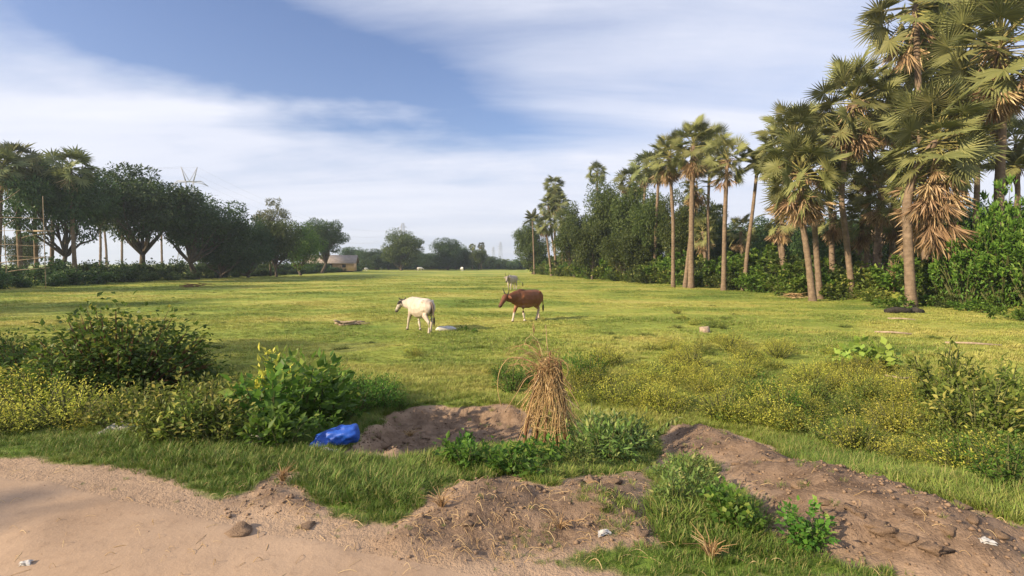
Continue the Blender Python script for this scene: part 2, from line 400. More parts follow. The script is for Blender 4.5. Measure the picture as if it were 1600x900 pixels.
M['leaf_wilt'] = leafmat('leaf_wilt', (0.075, 0.14, 0.026), (0.17, 0.235, 0.06), (0.34, 0.34, 0.12), 0.3)
M['fan'] = leafmat('fan_leaf', (0.11, 0.13, 0.045), (0.25, 0.255, 0.095), (0.42, 0.36, 0.13), 0.32, 0.5)
M['fan_far'] = leafmat('fan_leaf_far', (0.08, 0.105, 0.042), (0.19, 0.21, 0.08), (0.30, 0.29, 0.11), 0.28, 0.55)
M['dead'] = leafmat('dead_fan', (0.20, 0.125, 0.065), (0.39, 0.27, 0.15), (0.53, 0.40, 0.25), 0.2, 0.7)
M['straw'] = leafmat('straw', (0.21, 0.12, 0.055), (0.38, 0.25, 0.125), (0.54, 0.40, 0.23), 0.1, 0.75)
M['stalk'] = plain('dry_stick', (0.10, 0.045, 0.022), (0.21, 0.11, 0.055), 30, 0.8)
M['stem'] = plain('green_stem', (0.06, 0.075, 0.025), (0.12, 0.12, 0.045), 30, 0.7)
M['bark'] = plain('bark', (0.055, 0.042, 0.032), (0.13, 0.105, 0.08), 6, 0.9, 0.8, 0.04)
def palm_bark():
    m, nt = newmat('palm_bark'); x = NT(nt); o = x.obj()
    w = x.n('ShaderNodeTexWave', wave_type='BANDS', bands_direction='Z', wave_profile='SAW'); x.set(w.inputs['Vector'], o)
    w.inputs['Scale'].default_value = 1.3; w.inputs['Distortion'].default_value = 2.2; w.inputs['Detail'].default_value = 3; w.inputs['Detail Scale'].default_value = 2.5
    n = x.noise(o, 3.2, 6, 0.65)
    c = x.mix(x.rng(n, 0.3, 0.7), (0.11, 0.08, 0.055), (0.25, 0.185, 0.13))
    c = x.mix(x.math('MULTIPLY', x.rng(w.outputs['Fac'], 0.6, 1.0), 0.35), c, (0.10, 0.07, 0.05))
    h = x.math('ADD', x.math('MULTIPLY', w.outputs['Fac'], 0.5), n)
    x.out(x.bsdf(c, 0.9, 0.2, x.bump(h, 0.7, 0.05))); return m
M['palm_bark'] = palm_bark()
M['bamboo'] = plain('bamboo', (0.20, 0.155, 0.10), (0.36, 0.28, 0.18), 4, 0.7)
M['steel'] = plain('galvanised_steel', (0.30, 0.31, 0.33), (0.40, 0.41, 0.43), 2, 0.6)
M['clod'] = plain('clod_earth', (0.14, 0.092, 0.062), (0.27, 0.19, 0.128), 9, 0.95, 0.8, 0.02)
M['stone'] = plain('grey_stone', (0.22, 0.205, 0.18), (0.36, 0.34, 0.30), 14, 0.9, 0.5, 0.01)
M['wood'] = plain('dead_wood', (0.20, 0.145, 0.10), (0.40, 0.32, 0.24), 16, 0.9, 0.6, 0.01)
M['char'] = plain('charred', (0.012, 0.011, 0.010), (0.05, 0.043, 0.036), 12, 0.9)
M['wall'] = plain('limewash', (0.58, 0.36, 0.20), (0.70, 0.47, 0.28), 1.2, 0.9)
M['roof'] = plain('roof_sheet', (0.22, 0.185, 0.155), (0.34, 0.29, 0.245), 1.5, 0.8)
M['door'] = plain('door_paint', (0.06, 0.06, 0.055), (0.10, 0.09, 0.08), 3, 0.7)
M['tarp'] = plain('blue_tarpaulin', (0.006, 0.05, 0.32), (0.012, 0.09, 0.46), 22, 0.5, 0.5, 0.012, 0.5)
M['sheet'] = plain('white_plastic', (0.30, 0.28, 0.26), (0.56, 0.56, 0.55), 14, 0.45, 0.5, 0.01, 0.4)
M['wire'] = plain('wire', (0.2, 0.2, 0.2), (0.25, 0.25, 0.25), 1)

# ------------------------------------------------------------------ ground sheet and road
def graded(lo, a, b, hi, step, g=1.05):
    c = list(np.arange(a, b + 1e-6, step)); s = step
    x = b
    while x < hi: s *= g; x += s; c.append(min(x, hi))
    x = a; s = step; pre = []
    while x > lo: s *= g; x -= s; pre.append(max(x, lo))
    return np.array(pre[::-1] + c)
def build_ground():
    xs = graded(-2000, -5.5, 5.5, 2000, 0.05); ys = graded(-2000, 1.6, 9.0, 2000, 0.05)
    X, Y = np.meshgrid(xs, ys); x, y = X.ravel(), Y.ravel()
    z = HH(x, y); d = dirt_mask(x, y)
    s = y - road_edge(x)
    z = z - 0.05 * sstep(-0.55, -1.0, s) * (s > -9)
    mb = MB(); w = len(xs); h = len(ys)
    i, j = np.meshgrid(np.arange(w - 1), np.arange(h - 1)); a = (j * w + i).ravel()
    mb.add(np.stack([x, y, z], 1), np.stack([a, a + 1, a + w + 1, a + w], 1))
    me = mb.mesh('ground', M['ground'], True)
    at = me.attributes.new('dirt', 'FLOAT', 'POINT'); at.data.foreach_set('value', d.astype(np.float32))
    at = me.attributes.new('dug', 'FLOAT', 'POINT'); at.data.foreach_set('value', dug_mask(x, y).astype(np.float32))
    solo('ground', me, 'grassy field with bare dug earth along its roadside edge', 'ground', kind='structure')
    xs = graded(-300, -5.5, 5.5, 300, 0.06); ts = np.linspace(0, 1, 90)
    e = road_edge(xs) + 0.12 * fbm(xs * 2.0, xs * 0, 3, 9) - 0.06
    X, T = np.meshgrid(xs, ts); Yn = np.maximum(e - 7.0, e - 7.0); Y = Yn[None, :] + (e - Yn)[None, :] * T ** 0.6
    x, y, t = X.ravel(), Y.ravel(), T.ravel()
    z = HH(x, y) + 0.004 - 0.03 * sstep(0.94, 1.0, t) - 0.06 * sstep(0.02, 0.0, t)
    mb = MB(); w = len(xs); h = len(ts)
    i, j = np.meshgrid(np.arange(w - 1), np.arange(h - 1)); a = (j * w + i).ravel()
    mb.add(np.stack([x, y, z], 1), np.stack([a, a + 1, a + w + 1, a + w], 1))
    solo('dirt_road', mb.mesh('dirt_road', M['road'], True), 'dusty bare earth road beside the grass verge', 'road', kind='structure')
build_ground()

# ------------------------------------------------------------------ grass (uncountable)
def tuft_mesh(name, n, hgt, wid, spread, seed, mat, lean=0.6):
    r = np.random.RandomState(seed); mb = MB()
    a = r.uniform(0, 2 * math.pi, n); R = spread * np.sqrt(r.rand(n))
    P = np.stack([R * np.cos(a), R * np.sin(a), np.full(n, -0.01)], 1)
    b = a + r.normal(0, 0.8, n); ln = r.uniform(0.15, lean, n)
    D1 = np.stack([np.cos(b) * ln, np.sin(b) * ln, np.ones(n)], 1); D1 /= np.linalg.norm(D1, axis=1)[:, None]
    D2 = np.stack([np.cos(b) * ln * 2.6, np.sin(b) * ln * 2.6, np.ones(n) * 0.75], 1); D2 /= np.linalg.norm(D2, axis=1)[:, None]
    S = np.stack([-np.sin(b), np.cos(b), np.zeros(n)], 1)
    h = hgt * r.uniform(0.5, 1.1, n)[:, None]; w = wid * r.uniform(0.7, 1.2, n)[:, None] / 2
    m = P + D1 * h * 0.55; t = m + D2 * h * 0.5
    v = np.stack([P - S * w, P + S * w, m - S * w * 0.85, m + S * w * 0.85, t], 1).reshape(-1, 3)
    k = np.arange(n)[:, None] * 5
    mb.add(v, k + np.array([[0, 1, 3, 2]]), k + np.array([[2, 3, 4]]), np.repeat(r.rand(n), 5))
    return mb.mesh(name, mat)
def scatter(name, label, cat, P, rot, tilt, scl, idx, meshes):
    col = bpy.data.collections.new(name + '_kinds')
    for i, me in enumerate(meshes): col.objects.link(bpy.data.objects.new('%s_%02d' % (me.name, i), me))
    me = bpy.data.meshes.new(name); me.vertices.add(len(P)); me.vertices.foreach_set('co', np.asarray(P, np.float32).ravel())
    for nm, tp, a in (('rot', 'FLOAT', rot), ('tilt', 'FLOAT', tilt), ('scl', 'FLOAT', scl)):
        t = me.attributes.new(nm, tp, 'POINT'); t.data.foreach_set('value', np.asarray(a, np.float32))
    t = me.attributes.new('idx', 'INT', 'POINT'); t.data.foreach_set('value', np.asarray(idx, np.int32))
    me.update()
    o = solo(name, me, label, cat, kind='stuff')
    ng = bpy.data.node_groups.new(name, 'GeometryNodeTree')
    ng.interface.new_socket('Geometry', in_out='INPUT', socket_type='NodeSocketGeometry'); ng.interface.new_socket('Geometry', in_out='OUTPUT', socket_type='NodeSocketGeometry')
    N, L = ng.nodes, ng.links
    gi, go = N.new('NodeGroupInput'), N.new('NodeGroupOutput'); iop = N.new('GeometryNodeInstanceOnPoints')
    ci = N.new('GeometryNodeCollectionInfo'); ci.inputs['Collection'].default_value = col; ci.inputs['Separate Children'].default_value = True; ci.inputs['Reset Children'].default_value = True
    def na(nm, dt):
        a = N.new('GeometryNodeInputNamedAttribute'); a.data_type = dt; a.inputs['Name'].default_value = nm; return a.outputs[0]
    cx = N.new('ShaderNodeCombineXYZ'); L.new(na('tilt', 'FLOAT'), cx.inputs[0]); L.new(na('rot', 'FLOAT'), cx.inputs[2])
    L.new(gi.outputs[0], iop.inputs['Points']); L.new(ci.outputs[0], iop.inputs['Instance'])
    iop.inputs['Pick Instance'].default_value = True; L.new(na('idx', 'INT'), iop.inputs['Instance Index'])
    L.new(cx.outputs[0], iop.inputs['Rotation']); L.new(na('scl', 'FLOAT'), iop.inputs['Scale']); L.new(iop.outputs[0], go.inputs[0])
    md = o.modifiers.new('scatter', 'NODES'); md.node_group = ng
    return o
def build_grass():
    r = np.random.RandomState(3)
    near = [tuft_mesh('verge_tuft', 30, 0.085, 0.0045, 0.05, 10 + i, M['verge'], 0.9) for i in range(5)]
    far = [tuft_mesh('field_tuft', 22, 0.11, 0.013, 0.12, 30 + i, M['grass'], 0.9) for i in range(5)]
    def gen(n, y0, y1, pw):
        u = r.rand(n)
        if abs(pw + 1) < 1e-3: y = y0 * (y1 / y0) ** u
        else: y = (y0 ** (pw + 1) + u * (y1 ** (pw + 1) - y0 ** (pw + 1))) ** (1 / (pw + 1))
        x = (r.rand(n) * 2 - 1) * (y * 1.2 + 1.2)
        return x, y
    x, y = gen(66000, 2.3, 11, 0.3)
    d = dirt_mask(x, y); pk = 1 - sstep(0.03, 0.8, d); keep = r.rand(len(x)) < pk ** 1.3
    keep |= (fbm(x * 1.6, y * 1.6, 3, 88) > .07) & (masks(x, y)['mound'] > -.1) & (r.rand(len(x)) < .55)
    keep |= (r.rand(len(x)) < 0.02) & (y > road_edge(x) - 0.25)
    x, y, pk = x[keep], y[keep], pk[keep]; z = HH(x, y)
    cl = fbm(x * 0.9, y * 0.9, 3, 77)
    s = (0.65 + 0.6 * r.rand(len(x))) * (1.0 + 1.5 * cl) * (.5 + .5 * pk)
    s *= 0.55 + 0.55 * sstep(0.0, 0.6, y - road_edge(x))
    scatter('verge_grass', 'short green grass on the road verge and near field', 'grass', np.stack([x, y, z], 1), r.rand(len(x)) * 6.28, r.normal(0, 0.15, len(x)), np.clip(s, 0.25, 2), r.randint(0, 5, len(x)), near)
    x, y = gen(120000, 9, 90, -0.55)
    x = x * 1.0
    inside = (seg_sd(x, y, RLINE) < 1.5) & (-seg_sd(x, y, LLINE) < 1.5)
    x, y = x[inside], y[inside]; z = HH(x, y)
    cl = fbm(x * 0.45, y * 0.45, 3, 78)
    s = (0.42 + 0.4 * r.rand(len(x))) * np.clip(1.0 + 2.4 * cl, 0.35, 2.4) * (1 + 0.4 * sstep(15, 70, y))
    scatter('field_grass', 'grazed yellow-green meadow grass covering the open field', 'grass', np.stack([x, y, z], 1), r.rand(len(x)) * 6.28, r.normal(0, 0.15, len(x)), s, r.randint(0, 5, len(x)), far)
build_grass()

# ------------------------------------------------------------------ plant generators
def broadleaf(seed, Ht, R, trunk_h, tr=0.25, leaf=0.32, K=46, n=250, flat=0.8, clump=0.30, mat='leaf_dark', open_=0.55, fork=True, lw=0.42):
    """trunk+limbs mesh and crown mesh; base at the origin"""
    r = np.random.RandomState(seed); wood, crown = MB(), MB()
    zc = (trunk_h + Ht) / 2; hz_ = (Ht - trunk_h) / 2
    C = []
    while len(C) < K:
        d = r.normal(size=3); d /= np.linalg.norm(d); u = r.rand() ** open_
        p = d * u * np.array([R, R, hz_]) * 0.90; p[2] += zc
        lump = 1.0 + 0.35 * math.sin(2.3 * math.atan2(d[1], d[0]) + seed) * (1 - abs(d[2]))
        p[:2] *= lump * (1.0 if p[2] > zc - hz_ * 0.4 else 0.85)
        C.append(p)
    C = np.array(C)
    fz = trunk_h * r.uniform(0.55, 0.8); bend = r.normal(0, 0.06, 2) * Ht
    fp = np.array([bend[0] * 0.5, bend[1] * 0.5, fz])
    wood.tube([(0, 0, -0.3), (0, 0, 0.1), fp * 0.5 + np.array([r.normal(0, .05), 0, 0]), fp, fp + np.array([bend[0] * .3, bend[1] * .3, (zc - fz) * .6])], [tr * 1.5, tr * 1.2, tr, tr * .85, tr * .45], 8)
    nl = max(5, K // 4)
    for p in C[:nl]:
        mid = fp + (p - fp) * 0.5 + np.array([0, 0, -0.08 * Ht]) * r.rand() + r.normal(0, 0.04 * R, 3)
        wood.tube([fp, fp + (mid - fp) * .55 + r.normal(0, .03 * R, 3), mid, p], [tr * .6, tr * .45, tr * .32, tr * .08], 6, cap=False)
        for q in C[r.randint(0, K, 2)]:
            if np.linalg.norm(q - mid) < R * .9: wood.tube([mid, (mid + q) / 2 + r.normal(0, .05 * R, 3), q], [tr * .25, tr * .16, tr * .04], 5, cap=False)
    for c in C:
        rc = R * clump * r.uniform(0.7, 1.25); m = int(n * r.uniform(.7, 1.3))
        d = unit(m, r); u = 0.35 + 0.65 * np.sqrt(r.rand(m)); P = c + d * (u * rc)[:, None] * np.array([1, 1, flat])
        D = d * 0.7 + r.normal(0, .6, (m, 3)); D[:, 2] -= 0.25
        Nn = np.array([0, 0, 1.0]) + r.normal(0, .55, (m, 3)) + d * 0.4
        crown.leaves(P, D, Nn, leaf * r.uniform(.6, 1.25, m), leaf * lw * r.uniform(.8, 1.2, m), np.clip(r.normal(.42, .22, m), 0, 1), 0.08)
    return wood.mesh('trunk', M['bark'], True), crown.mesh('crown', M[mat])
def shrub(seed, R, Ht, leaf, n, mat, lw=0.5, stems=7, whorl=False, skirt=0.0, tip=0.15, K=None, stem_mat='stem', fold=0.12):
    """bushy plant: stems fanning out, leaves clustered along and at the ends of shoots"""
    r = np.random.RandomState(seed); st, fo = MB(), MB()
    K = K or max(10, int(n / 90))
    tips = []
    for k in range(K):
        a = r.uniform(0, 6.283); rr = R * math.sqrt(r.rand()); z = Ht * (1 - 0.55 * (rr / R) ** 2) * r.uniform(.55, 1.05)
        tips.append((rr * math.cos(a), rr * math.sin(a), max(z, 0.12 * Ht)))
    per = max(6, int(n / K))
    for t in tips:
        t = np.array(t); b = np.array([t[0] * .18, t[1] * .18, -0.03]); m = b + (t - b) * .55 + np.array([t[0] * .08, t[1] * .08, Ht * .10])
        st.tube([b, m, t], [0.012 * Ht + .003, 0.008 * Ht + .002, .002], 4, cap=False)
        u = r.rand(per) ** 0.7; P = np.where(u[:, None] < .6, b + (m - b) * (u[:, None] / .6), m + (t - m) * ((u[:, None] - .6) / .4))
        P = P + np.clip(r.normal(0, R * .06 + leaf * .3, (per, 3)), -.16 * R - leaf * .3, .16 * R + leaf * .3); P[:, 2] = np.maximum(P[:, 2], 0.01 + skirt)
        if whorl:
            k = per // 2; P[:k] = t + r.normal(0, leaf * .12, (k, 3))
        D = (P - (b + m) / 2) * 0.9 + r.normal(0, .45, (per, 3)) * R; D[:, 2] += 0.1 * R
        D /= np.linalg.norm(D, axis=1)[:, None] + 1e-9; D[:, 2] = D[:, 2] * .7 - 0.1
        Nn = np.array([0, 0, 1.0]) + r.normal(0, .4, (per, 3)) + np.array([t[0], t[1], 0]) / R * .3
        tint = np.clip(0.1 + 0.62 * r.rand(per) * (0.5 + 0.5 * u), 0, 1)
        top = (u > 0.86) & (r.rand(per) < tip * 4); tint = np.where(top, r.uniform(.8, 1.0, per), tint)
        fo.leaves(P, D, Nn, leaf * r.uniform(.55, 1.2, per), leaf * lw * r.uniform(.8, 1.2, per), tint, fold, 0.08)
    return st.mesh('stem', M[stem_mat]), fo.mesh('foliage', M[mat])
def put(name, meshes, label, cat, loc, rz=0.0, scale=1.0, group=None, parts=('trunk', 'crown')):
    t = thing(name, label, cat, loc, rz, scale, group)
    for nm, me in zip(parts, meshes): part(nm, me, t)
    return t
SP = ('stem', 'foliage')

# ---------------- palmyra palms
def fan_leaf(seed, R=1.02, pet=1.3, nseg=26, span=4.9, droop=0.10, mat='fan', cup=0.25):
    r = np.random.RandomState(seed); mb = MB()
    mb.tube([(0, 0, 0), (pet * .5, 0, 0.05), (pet, 0, 0)], [.035, .025, .018], 4, 0.85, cap=False)
    a = (np.arange(nseg) + .5) / nseg * span - span / 2; da = span / nseg / 2
    bend = r.uniform(-0.1, 0.55); Bm = np.array([[math.cos(bend), 0, math.sin(bend)], [0, 1, 0], [-math.sin(bend), 0, math.cos(bend)]])
    for ang in a:
        L = R * (1 - 0.12 * abs(ang) / (span / 2)) * r.uniform(.9, 1.06); aa = ang + r.normal(0, .02)
        dirv = np.array([math.cos(aa), math.sin(aa), 0]); s = np.array([-math.sin(aa), math.cos(aa), 0])
        c = np.array([pet, 0, 0.0]); up = np.array([0, 0, 1.0]); cz = cup * (1 - math.cos(ang)) * .35 * R
        m1 = c + dirv * L * .44 + up * (cz * .5); w = L * .44 * math.tan(da) * .95
        tip = c + dirv * L + up * (cz - droop * L * r.uniform(-.3, 2.2))
        V5 = np.array([c, m1 - s * w - up * .035, m1 + up * .03, m1 + s * w - up * .035, tip]); V5 = (V5 - c) @ Bm.T + c
        mb.add(V5, None, [(0, 1, 2), (0, 2, 3), (1, 4, 2), (2, 4, 3)], np.clip(r.normal(.42, .16), 0, 1))
    return mb
def folded_leaf(seed, R=1.1, pet=1.0):
    """withered leaf: fan shut like an umbrella"""
    r = np.random.RandomState(seed); mb = MB()
    mb.tube([(0, 0, 0), (pet * .5, 0, 0.04), (pet, 0, 0)], [.035, .03, .02], 4, 0.75, cap=False)
    for k in range(26):
        a = r.normal(0, .42); b = r.normal(0, .26); L = R * r.uniform(.7, 1.1); d = np.array([1, math.tan(a), math.tan(b)]); d /= np.linalg.norm(d)
        c = np.array([pet, 0, 0.]); s = np.cross(d, (r.normal(), r.normal(), 1)); s /= np.linalg.norm(s); w = .028 * R
        m = c + d * L * .6
        mb.add([c, m - s * w, c + d * L, m + s * w], None, [(0, 1, 2), (0, 2, 3)], r.uniform(.1, .95))
    return mb
FAN = [fan_leaf(100 + i).mesh('fan_leaf', M['fan']) for i in range(7)]
DEADF = [folded_leaf(120 + i).mesh('dead_leaf', M['dead']) for i in range(3)]
def leaf_frames(r, n, emin, emax, pw=1.0):
    out = []
    for k in range(n):
        az = k * 2.39996 + r.uniform(-.35, .35); el = emin + (emax - emin) * ((k + .5) / n) ** pw + r.normal(0, .08)
        out.append((az, el, r.normal(0, .7)))
    return out
def frame_matrix(az, el, roll, loc, s=1.0):
    return Matrix.Translation(loc) @ Matrix.Rotation(az, 4, 'Z') @ Matrix.Rotation(-el, 4, 'Y') @ Matrix.Rotation(roll, 4, 'X') @ Matrix.Scale(s, 4)
def palm_trunk(pts, r0, r1, seed, boots=0):
    r = np.random.RandomState(seed); mb = MB(); n = 26
    P = np.array(pts); t = np.linspace(0, 1, n)
    k = len(P); Q = np.stack([np.interp(t, np.linspace(0, 1, k), P[:, i]) for i in range(3)], 1)
    for _ in range(2): Q[1:-1] = (Q[:-2] + 2 * Q[1:-1] + Q[2:]) / 4
    h = Q[-1, 2] - Q[0, 2]
    zz = Q[:, 2] - Q[0, 2]
    rad = r1 + (r0 - r1) * (1 - t) ** 1.2 + r0 * .45 * np.exp(-zz / .7)
    rad = rad * (1 + .05 * np.sin(zz * 9 + seed) + r.normal(0, .02, n))
    mb.tube(Q, rad, 12, .5)
    for b in range(boots):     # old leaf bases left on the trunk
        z = r.uniform(.03, .75); i = int(z * (n - 1)); a = r.uniform(0, 6.28)
        o = np.array([math.cos(a), math.sin(a), 0]); p = Q[i] + o * rad[i] * .8
        mb.tube([p, p + o * .14 + np.array([0, 0, .10]), p + o * .22 + np.array([0, 0, .30])], [.06, .05, .03], 4, .8)
    return mb.mesh('trunk', M['palm_bark'], True)
def crown_bundle(seed, nl, dead, s, sk=None):
    """joined crown for palms too far off to tell the leaves apart"""
    r = np.random.RandomState(seed); mb = MB(); md = MB()
    src = [fan_leaf(140 + i, nseg=14) for i in range(3)]; dsrc = [folded_leaf(150 + i) for i in range(2)]
    def join(dst, b, Mx):
        A = np.array(Mx); V = np.concatenate(b.v); V = V @ A[:3, :3].T + A[:3, 3]
        dst.add(V, np.concatenate(b.q) if b.q else None, np.concatenate(b.t) if b.t else None, np.concatenate(b.tint))
    for i, (az, el, ro) in enumerate(leaf_frames(r, nl, 1.35, -1.05)): join(mb, src[i % 3], frame_matrix(az, el, ro, Vector((0, 0, -.25 * i / nl)), s * r.uniform(.85, 1.1)))
    for i, (az, el, ro) in enumerate(leaf_frames(r, dead, -0.8, -1.4)): join(md, dsrc[i % 2], frame_matrix(az, el, ro, Vector((0, 0, -.35)), s * r.uniform(.7, 1.0)))
    return mb.mesh('crown', M['fan_far']), (md.mesh('dead_leaf', M['dead']) if dead else None)
FARCROWN = [crown_bundle(160 + i, 38, 6, 1.0) for i in range(4)]
def palmyra(label, base_px, Y, crown_px, r_px, near=True, nl=42, dead=9, via=None, tr=0.21, boots=0, fruit=False, seed=0, group=None, skirt_long=False, z_base=None):
    r = np.random.RandomState(500 + seed)
    b = at_depth(base_px, 440, Y); b.z = hz(b.x, b.y) - 0.05 if z_base is None else z_base
    c = at_depth(crown_px[0], crown_px[1], Y)
    s = r_px / F * Y / 2.12
    t = thing('palmyra_palm', label, 'palm tree', b, 0, 1, group)
    top = c - b
    pts = [(0, 0, -.2)]
    for v in (via or []):
        p = at_depth(v[0], v[1], Y) - b; pts.append(tuple(p))
    pts.append(tuple(top))
    if not via: pts.insert(1, tuple(top * .5 + Vector((r.normal(0, .12), r.normal(0, .12), 0))))
    part('trunk', palm_trunk(pts, tr * .98, tr * .74, seed, boots), t)
    if near:
        for i, (az, el, ro) in enumerate(leaf_frames(r, int(nl * .95), 1.35, -1.0)):
            part('fan_leaf', FAN[i % 7], t, frame_matrix(az, el, ro, top + Vector((0, 0, .35 - .8 * i / nl)) * s, s * r.uniform(.82, 1.08)))
        for i, (az, el, ro) in enumerate(leaf_frames(r, int(dead * 1.5), -0.75, -1.45)):
            dz = -.45 - (r.uniform(0, 2.6) if skirt_long else r.uniform(0, .5))
            part('dead_leaf', DEADF[i % 3], t, frame_matrix(az, el, ro, top + Vector((0, 0, dz)) * s, s * r.uniform(.7, 1.05)))
        if fruit:
            mb = MB()
            for k in range(26):
                a = r.uniform(0, 6.28); e = r.uniform(-.9, .5); L = r.uniform(.4, .95) * s
                d = np.array([math.cos(a) * math.cos(e), math.sin(a) * math.cos(e), math.sin(e)]); p0 = np.array(top) + np.array([0, 0, -.15 * s])
                mb.tube([p0, p0 + d * L * .6 + np.array([0, 0, .06]), p0 + d * L + np.array([0, 0, -.22 * s])], [.035, .03, .02], 4, r.uniform(.2, .9), cap=False)
            part('flower_stalks', mb.mesh('flower_stalks', M['dead']), t)
    else:
        cm, dm = FARCROWN[seed % 4]; Mx = Matrix.Translation(top) @ Matrix.Rotation(seed * 1.7, 4, 'Z') @ Matrix.Scale(s, 4)
        part('crown', cm, t, Mx)
        if dead: part('dead_leaf', dm, t, Mx)
    return t
def frond(seed, L=3.6):
    r = np.random.RandomState(seed); mb = MB(); n = 14; t = np.linspace(0, 1, n)
    R = np.stack([L * (t - .12 * t ** 3), np.zeros(n), -.42 * L * t ** 2.2 + .10 * L * t], 1)
    mb.tube(R, .045 * (1 - .85 * t) + .006, 4, .8, cap=False)
    T = np.gradient(R, axis=0)
    for i in range(54):
        u = .12 + .87 * i / 54; p = np.array([np.interp(u, t, R[:, k]) for k in range(3)]); d = np.array([np.interp(u, t, T[:, k]) for k in range(3)]); d /= np.linalg.norm(d)
        ll = L * .20 * math.sin(math.pi * min(1, .12 + u * .9)) + .12
        for sgn in (-1, 1):
            q = d * .55 + np.array([0, sgn, -.35]) * .9; mb.leaves([p], q[None], np.array([[0, -sgn * .3, 1.0]]), ll * r.uniform(.85, 1.1), .075, r.uniform(.2, .65), .03, .22)
    return mb
FROND = [frond(200 + i).mesh('frond', M['fan']) for i in range(3)]
def coconut(label, base_px, Y, crown_px, r_px, via=None, nl=20, tr=0.14, seed=0, group=None):
    r = np.random.RandomState(700 + seed)
    b = at_depth(base_px, 440, Y); b.z = hz(b.x, b.y) - 0.05; c = at_depth(*crown_px, Y); s = r_px / F * Y / 3.3
    t = thing('coconut_palm', label, 'palm tree', b, 0, 1, group); top = c - b; pts = [(0, 0, -.2)]
    for v in (via or []): pts.append(tuple(at_depth(v[0], v[1], Y) - b))
    pts.append(tuple(top)); part('trunk', palm_trunk(pts, tr * 1.2, tr * .8, seed), t)
    for i, (az, el, ro) in enumerate(leaf_frames(r, nl, 1.45, -0.35)):
        part('frond', FROND[i % 3], t, frame_matrix(az, el, ro * .4, top, s * r.uniform(.85, 1.1)))
    return t

# ------------------------------------------------------------------ trees round the field
def hedge_spot(px):
    for lim, w in ((900, 'under the far palm cluster'), (1035, 'under the dense trees'), (1110, 'at the foot of the twin-trunk palms'), (1200, 'by the leaning bare-trunked palm'), (1300, 'at the foot of the palm with the full low crown'), (1400, 'below the palm with the curved trunk')):
        if px < lim: return w
    return 'below the palm with the ragged skirt'
TREE = {
 'spread': (broadleaf(1, 11, 5.6, 4.0, .28, .38, 66, 330, .75, .28, 'leaf_dark', .5), 11, 5.6),
 'round': (broadleaf(2, 12, 5.4, 3.6, .28, .38, 70, 330, .8, .28, 'leaf_dark', .5), 12, 5.4),
 'low': (broadleaf(3, 8, 4.2, 1.5, .2, .34, 50, 320, .85, .31, 'leaf_mid', .5), 8, 4.2),
 'dense': (broadleaf(4, 12, 4.6, .9, .25, .36, 84, 340, .9, .29, 'leaf_mid', .5), 12, 4.6),
 'dense2': (broadleaf(5, 12, 4.4, .8, .25, .36, 84, 340, .9, .29, 'leaf_mid', .55), 12, 4.4),
 'light': (broadleaf(6, 9, 4.4, 1.2, .22, .34, 56, 320, .85, .3, 'leaf_light', .5), 9, 4.4),
 'sparse': (broadleaf(8, 13, 3.0, 5.0, .18, .36, 30, 120, .9, .26, 'leaf_sparse', .6), 13, 3.0),
 'dark': (broadleaf(9, 9, 4.6, .7, .22, .38, 60, 330, .9, .31, 'leaf_dark', .5), 9, 4.6),
}
def tree(kind, px, Y, top_py, half_px, label, group=None, rz=None, name='broadleaf_tree'):
    me, Ht, R = TREE[kind]
    b = at_depth(px, 440, Y); b.z = hz(b.x, b.y)
    top = (at_depth(px, top_py, Y).z - b.z) * 1.05; w = half_px / F * Y * 1.08
    return put(name, me, label, 'tree', b, rnd.uniform(0, 6.28) if rz is None else rz, (w / R, w / R, top / Ht), group)
# left-hand row
tree('spread', 95, 56, 272, 62, 'dark spreading tree under the palm crowns beside the bamboo scaffold', rz=.4)
tree('spread', 222, 66, 276, 78, 'widest dark tree of the left row, on a low forked trunk', rz=2.0)
tree('round', 308, 72, 303, 70, 'dark rounded tree standing in front of the lattice pylon', rz=1.1)
tree('dark', 345, 76, 345, 44, 'low dark tree filling the gap right of the pylon tree', rz=.2)
tree('dark', 388, 80, 350, 40, 'low dark tree beside the thin sparse tree')
tree('low', 432, 86, 340, 36, 'mid green tree at the foot of the thin sparse tree')
tree('sparse', 423, 92, 305, 24, 'tall thin tree with sparse greyish leaves rising above the left row')
tree('light', 470, 96, 356, 36, 'light green bushy tree beside the shed')
tree('round', 503, 118, 343, 36, 'tall dark tree leaning over the shed roof')
tree('low', 40, 80, 362, 22, 'small dark tree seen through the bamboo scaffold')
palmyra('dark palmyra palm with the tallest crown beside the bamboo scaffold', 33, 54, (28, 252), 38, False, seed=1, tr=.24)
palmyra('dark palmyra palm just right of the bamboo scaffold posts', 58, 58, (54, 272), 36, False, seed=2, tr=.22)
palmyra('dark palmyra palm rising out of the spreading tree', 118, 55, (110, 262), 38, False, seed=3, tr=.22)
palmyra('dark palmyra palm cut by the picture edge behind the scaffold', -4, 52, (2, 262), 38, False, seed=4, tr=.22)
palmyra('dark palmyra palm crowding the tallest crown of the left row', 80, 60, (84, 285), 36, False, seed=5, tr=.22)
for i, (bx, cx, cy) in enumerate([(157, 156, 338), (168, 162, 345), (191, 190, 330), (254, 252, 345)]):
    palmyra('far palmyra palm with a bare thin trunk behind the left row', bx, 100 + 5 * i, (cx, cy), 16, False, seed=6 + i, tr=.24, dead=0, group='far palms behind the left row')
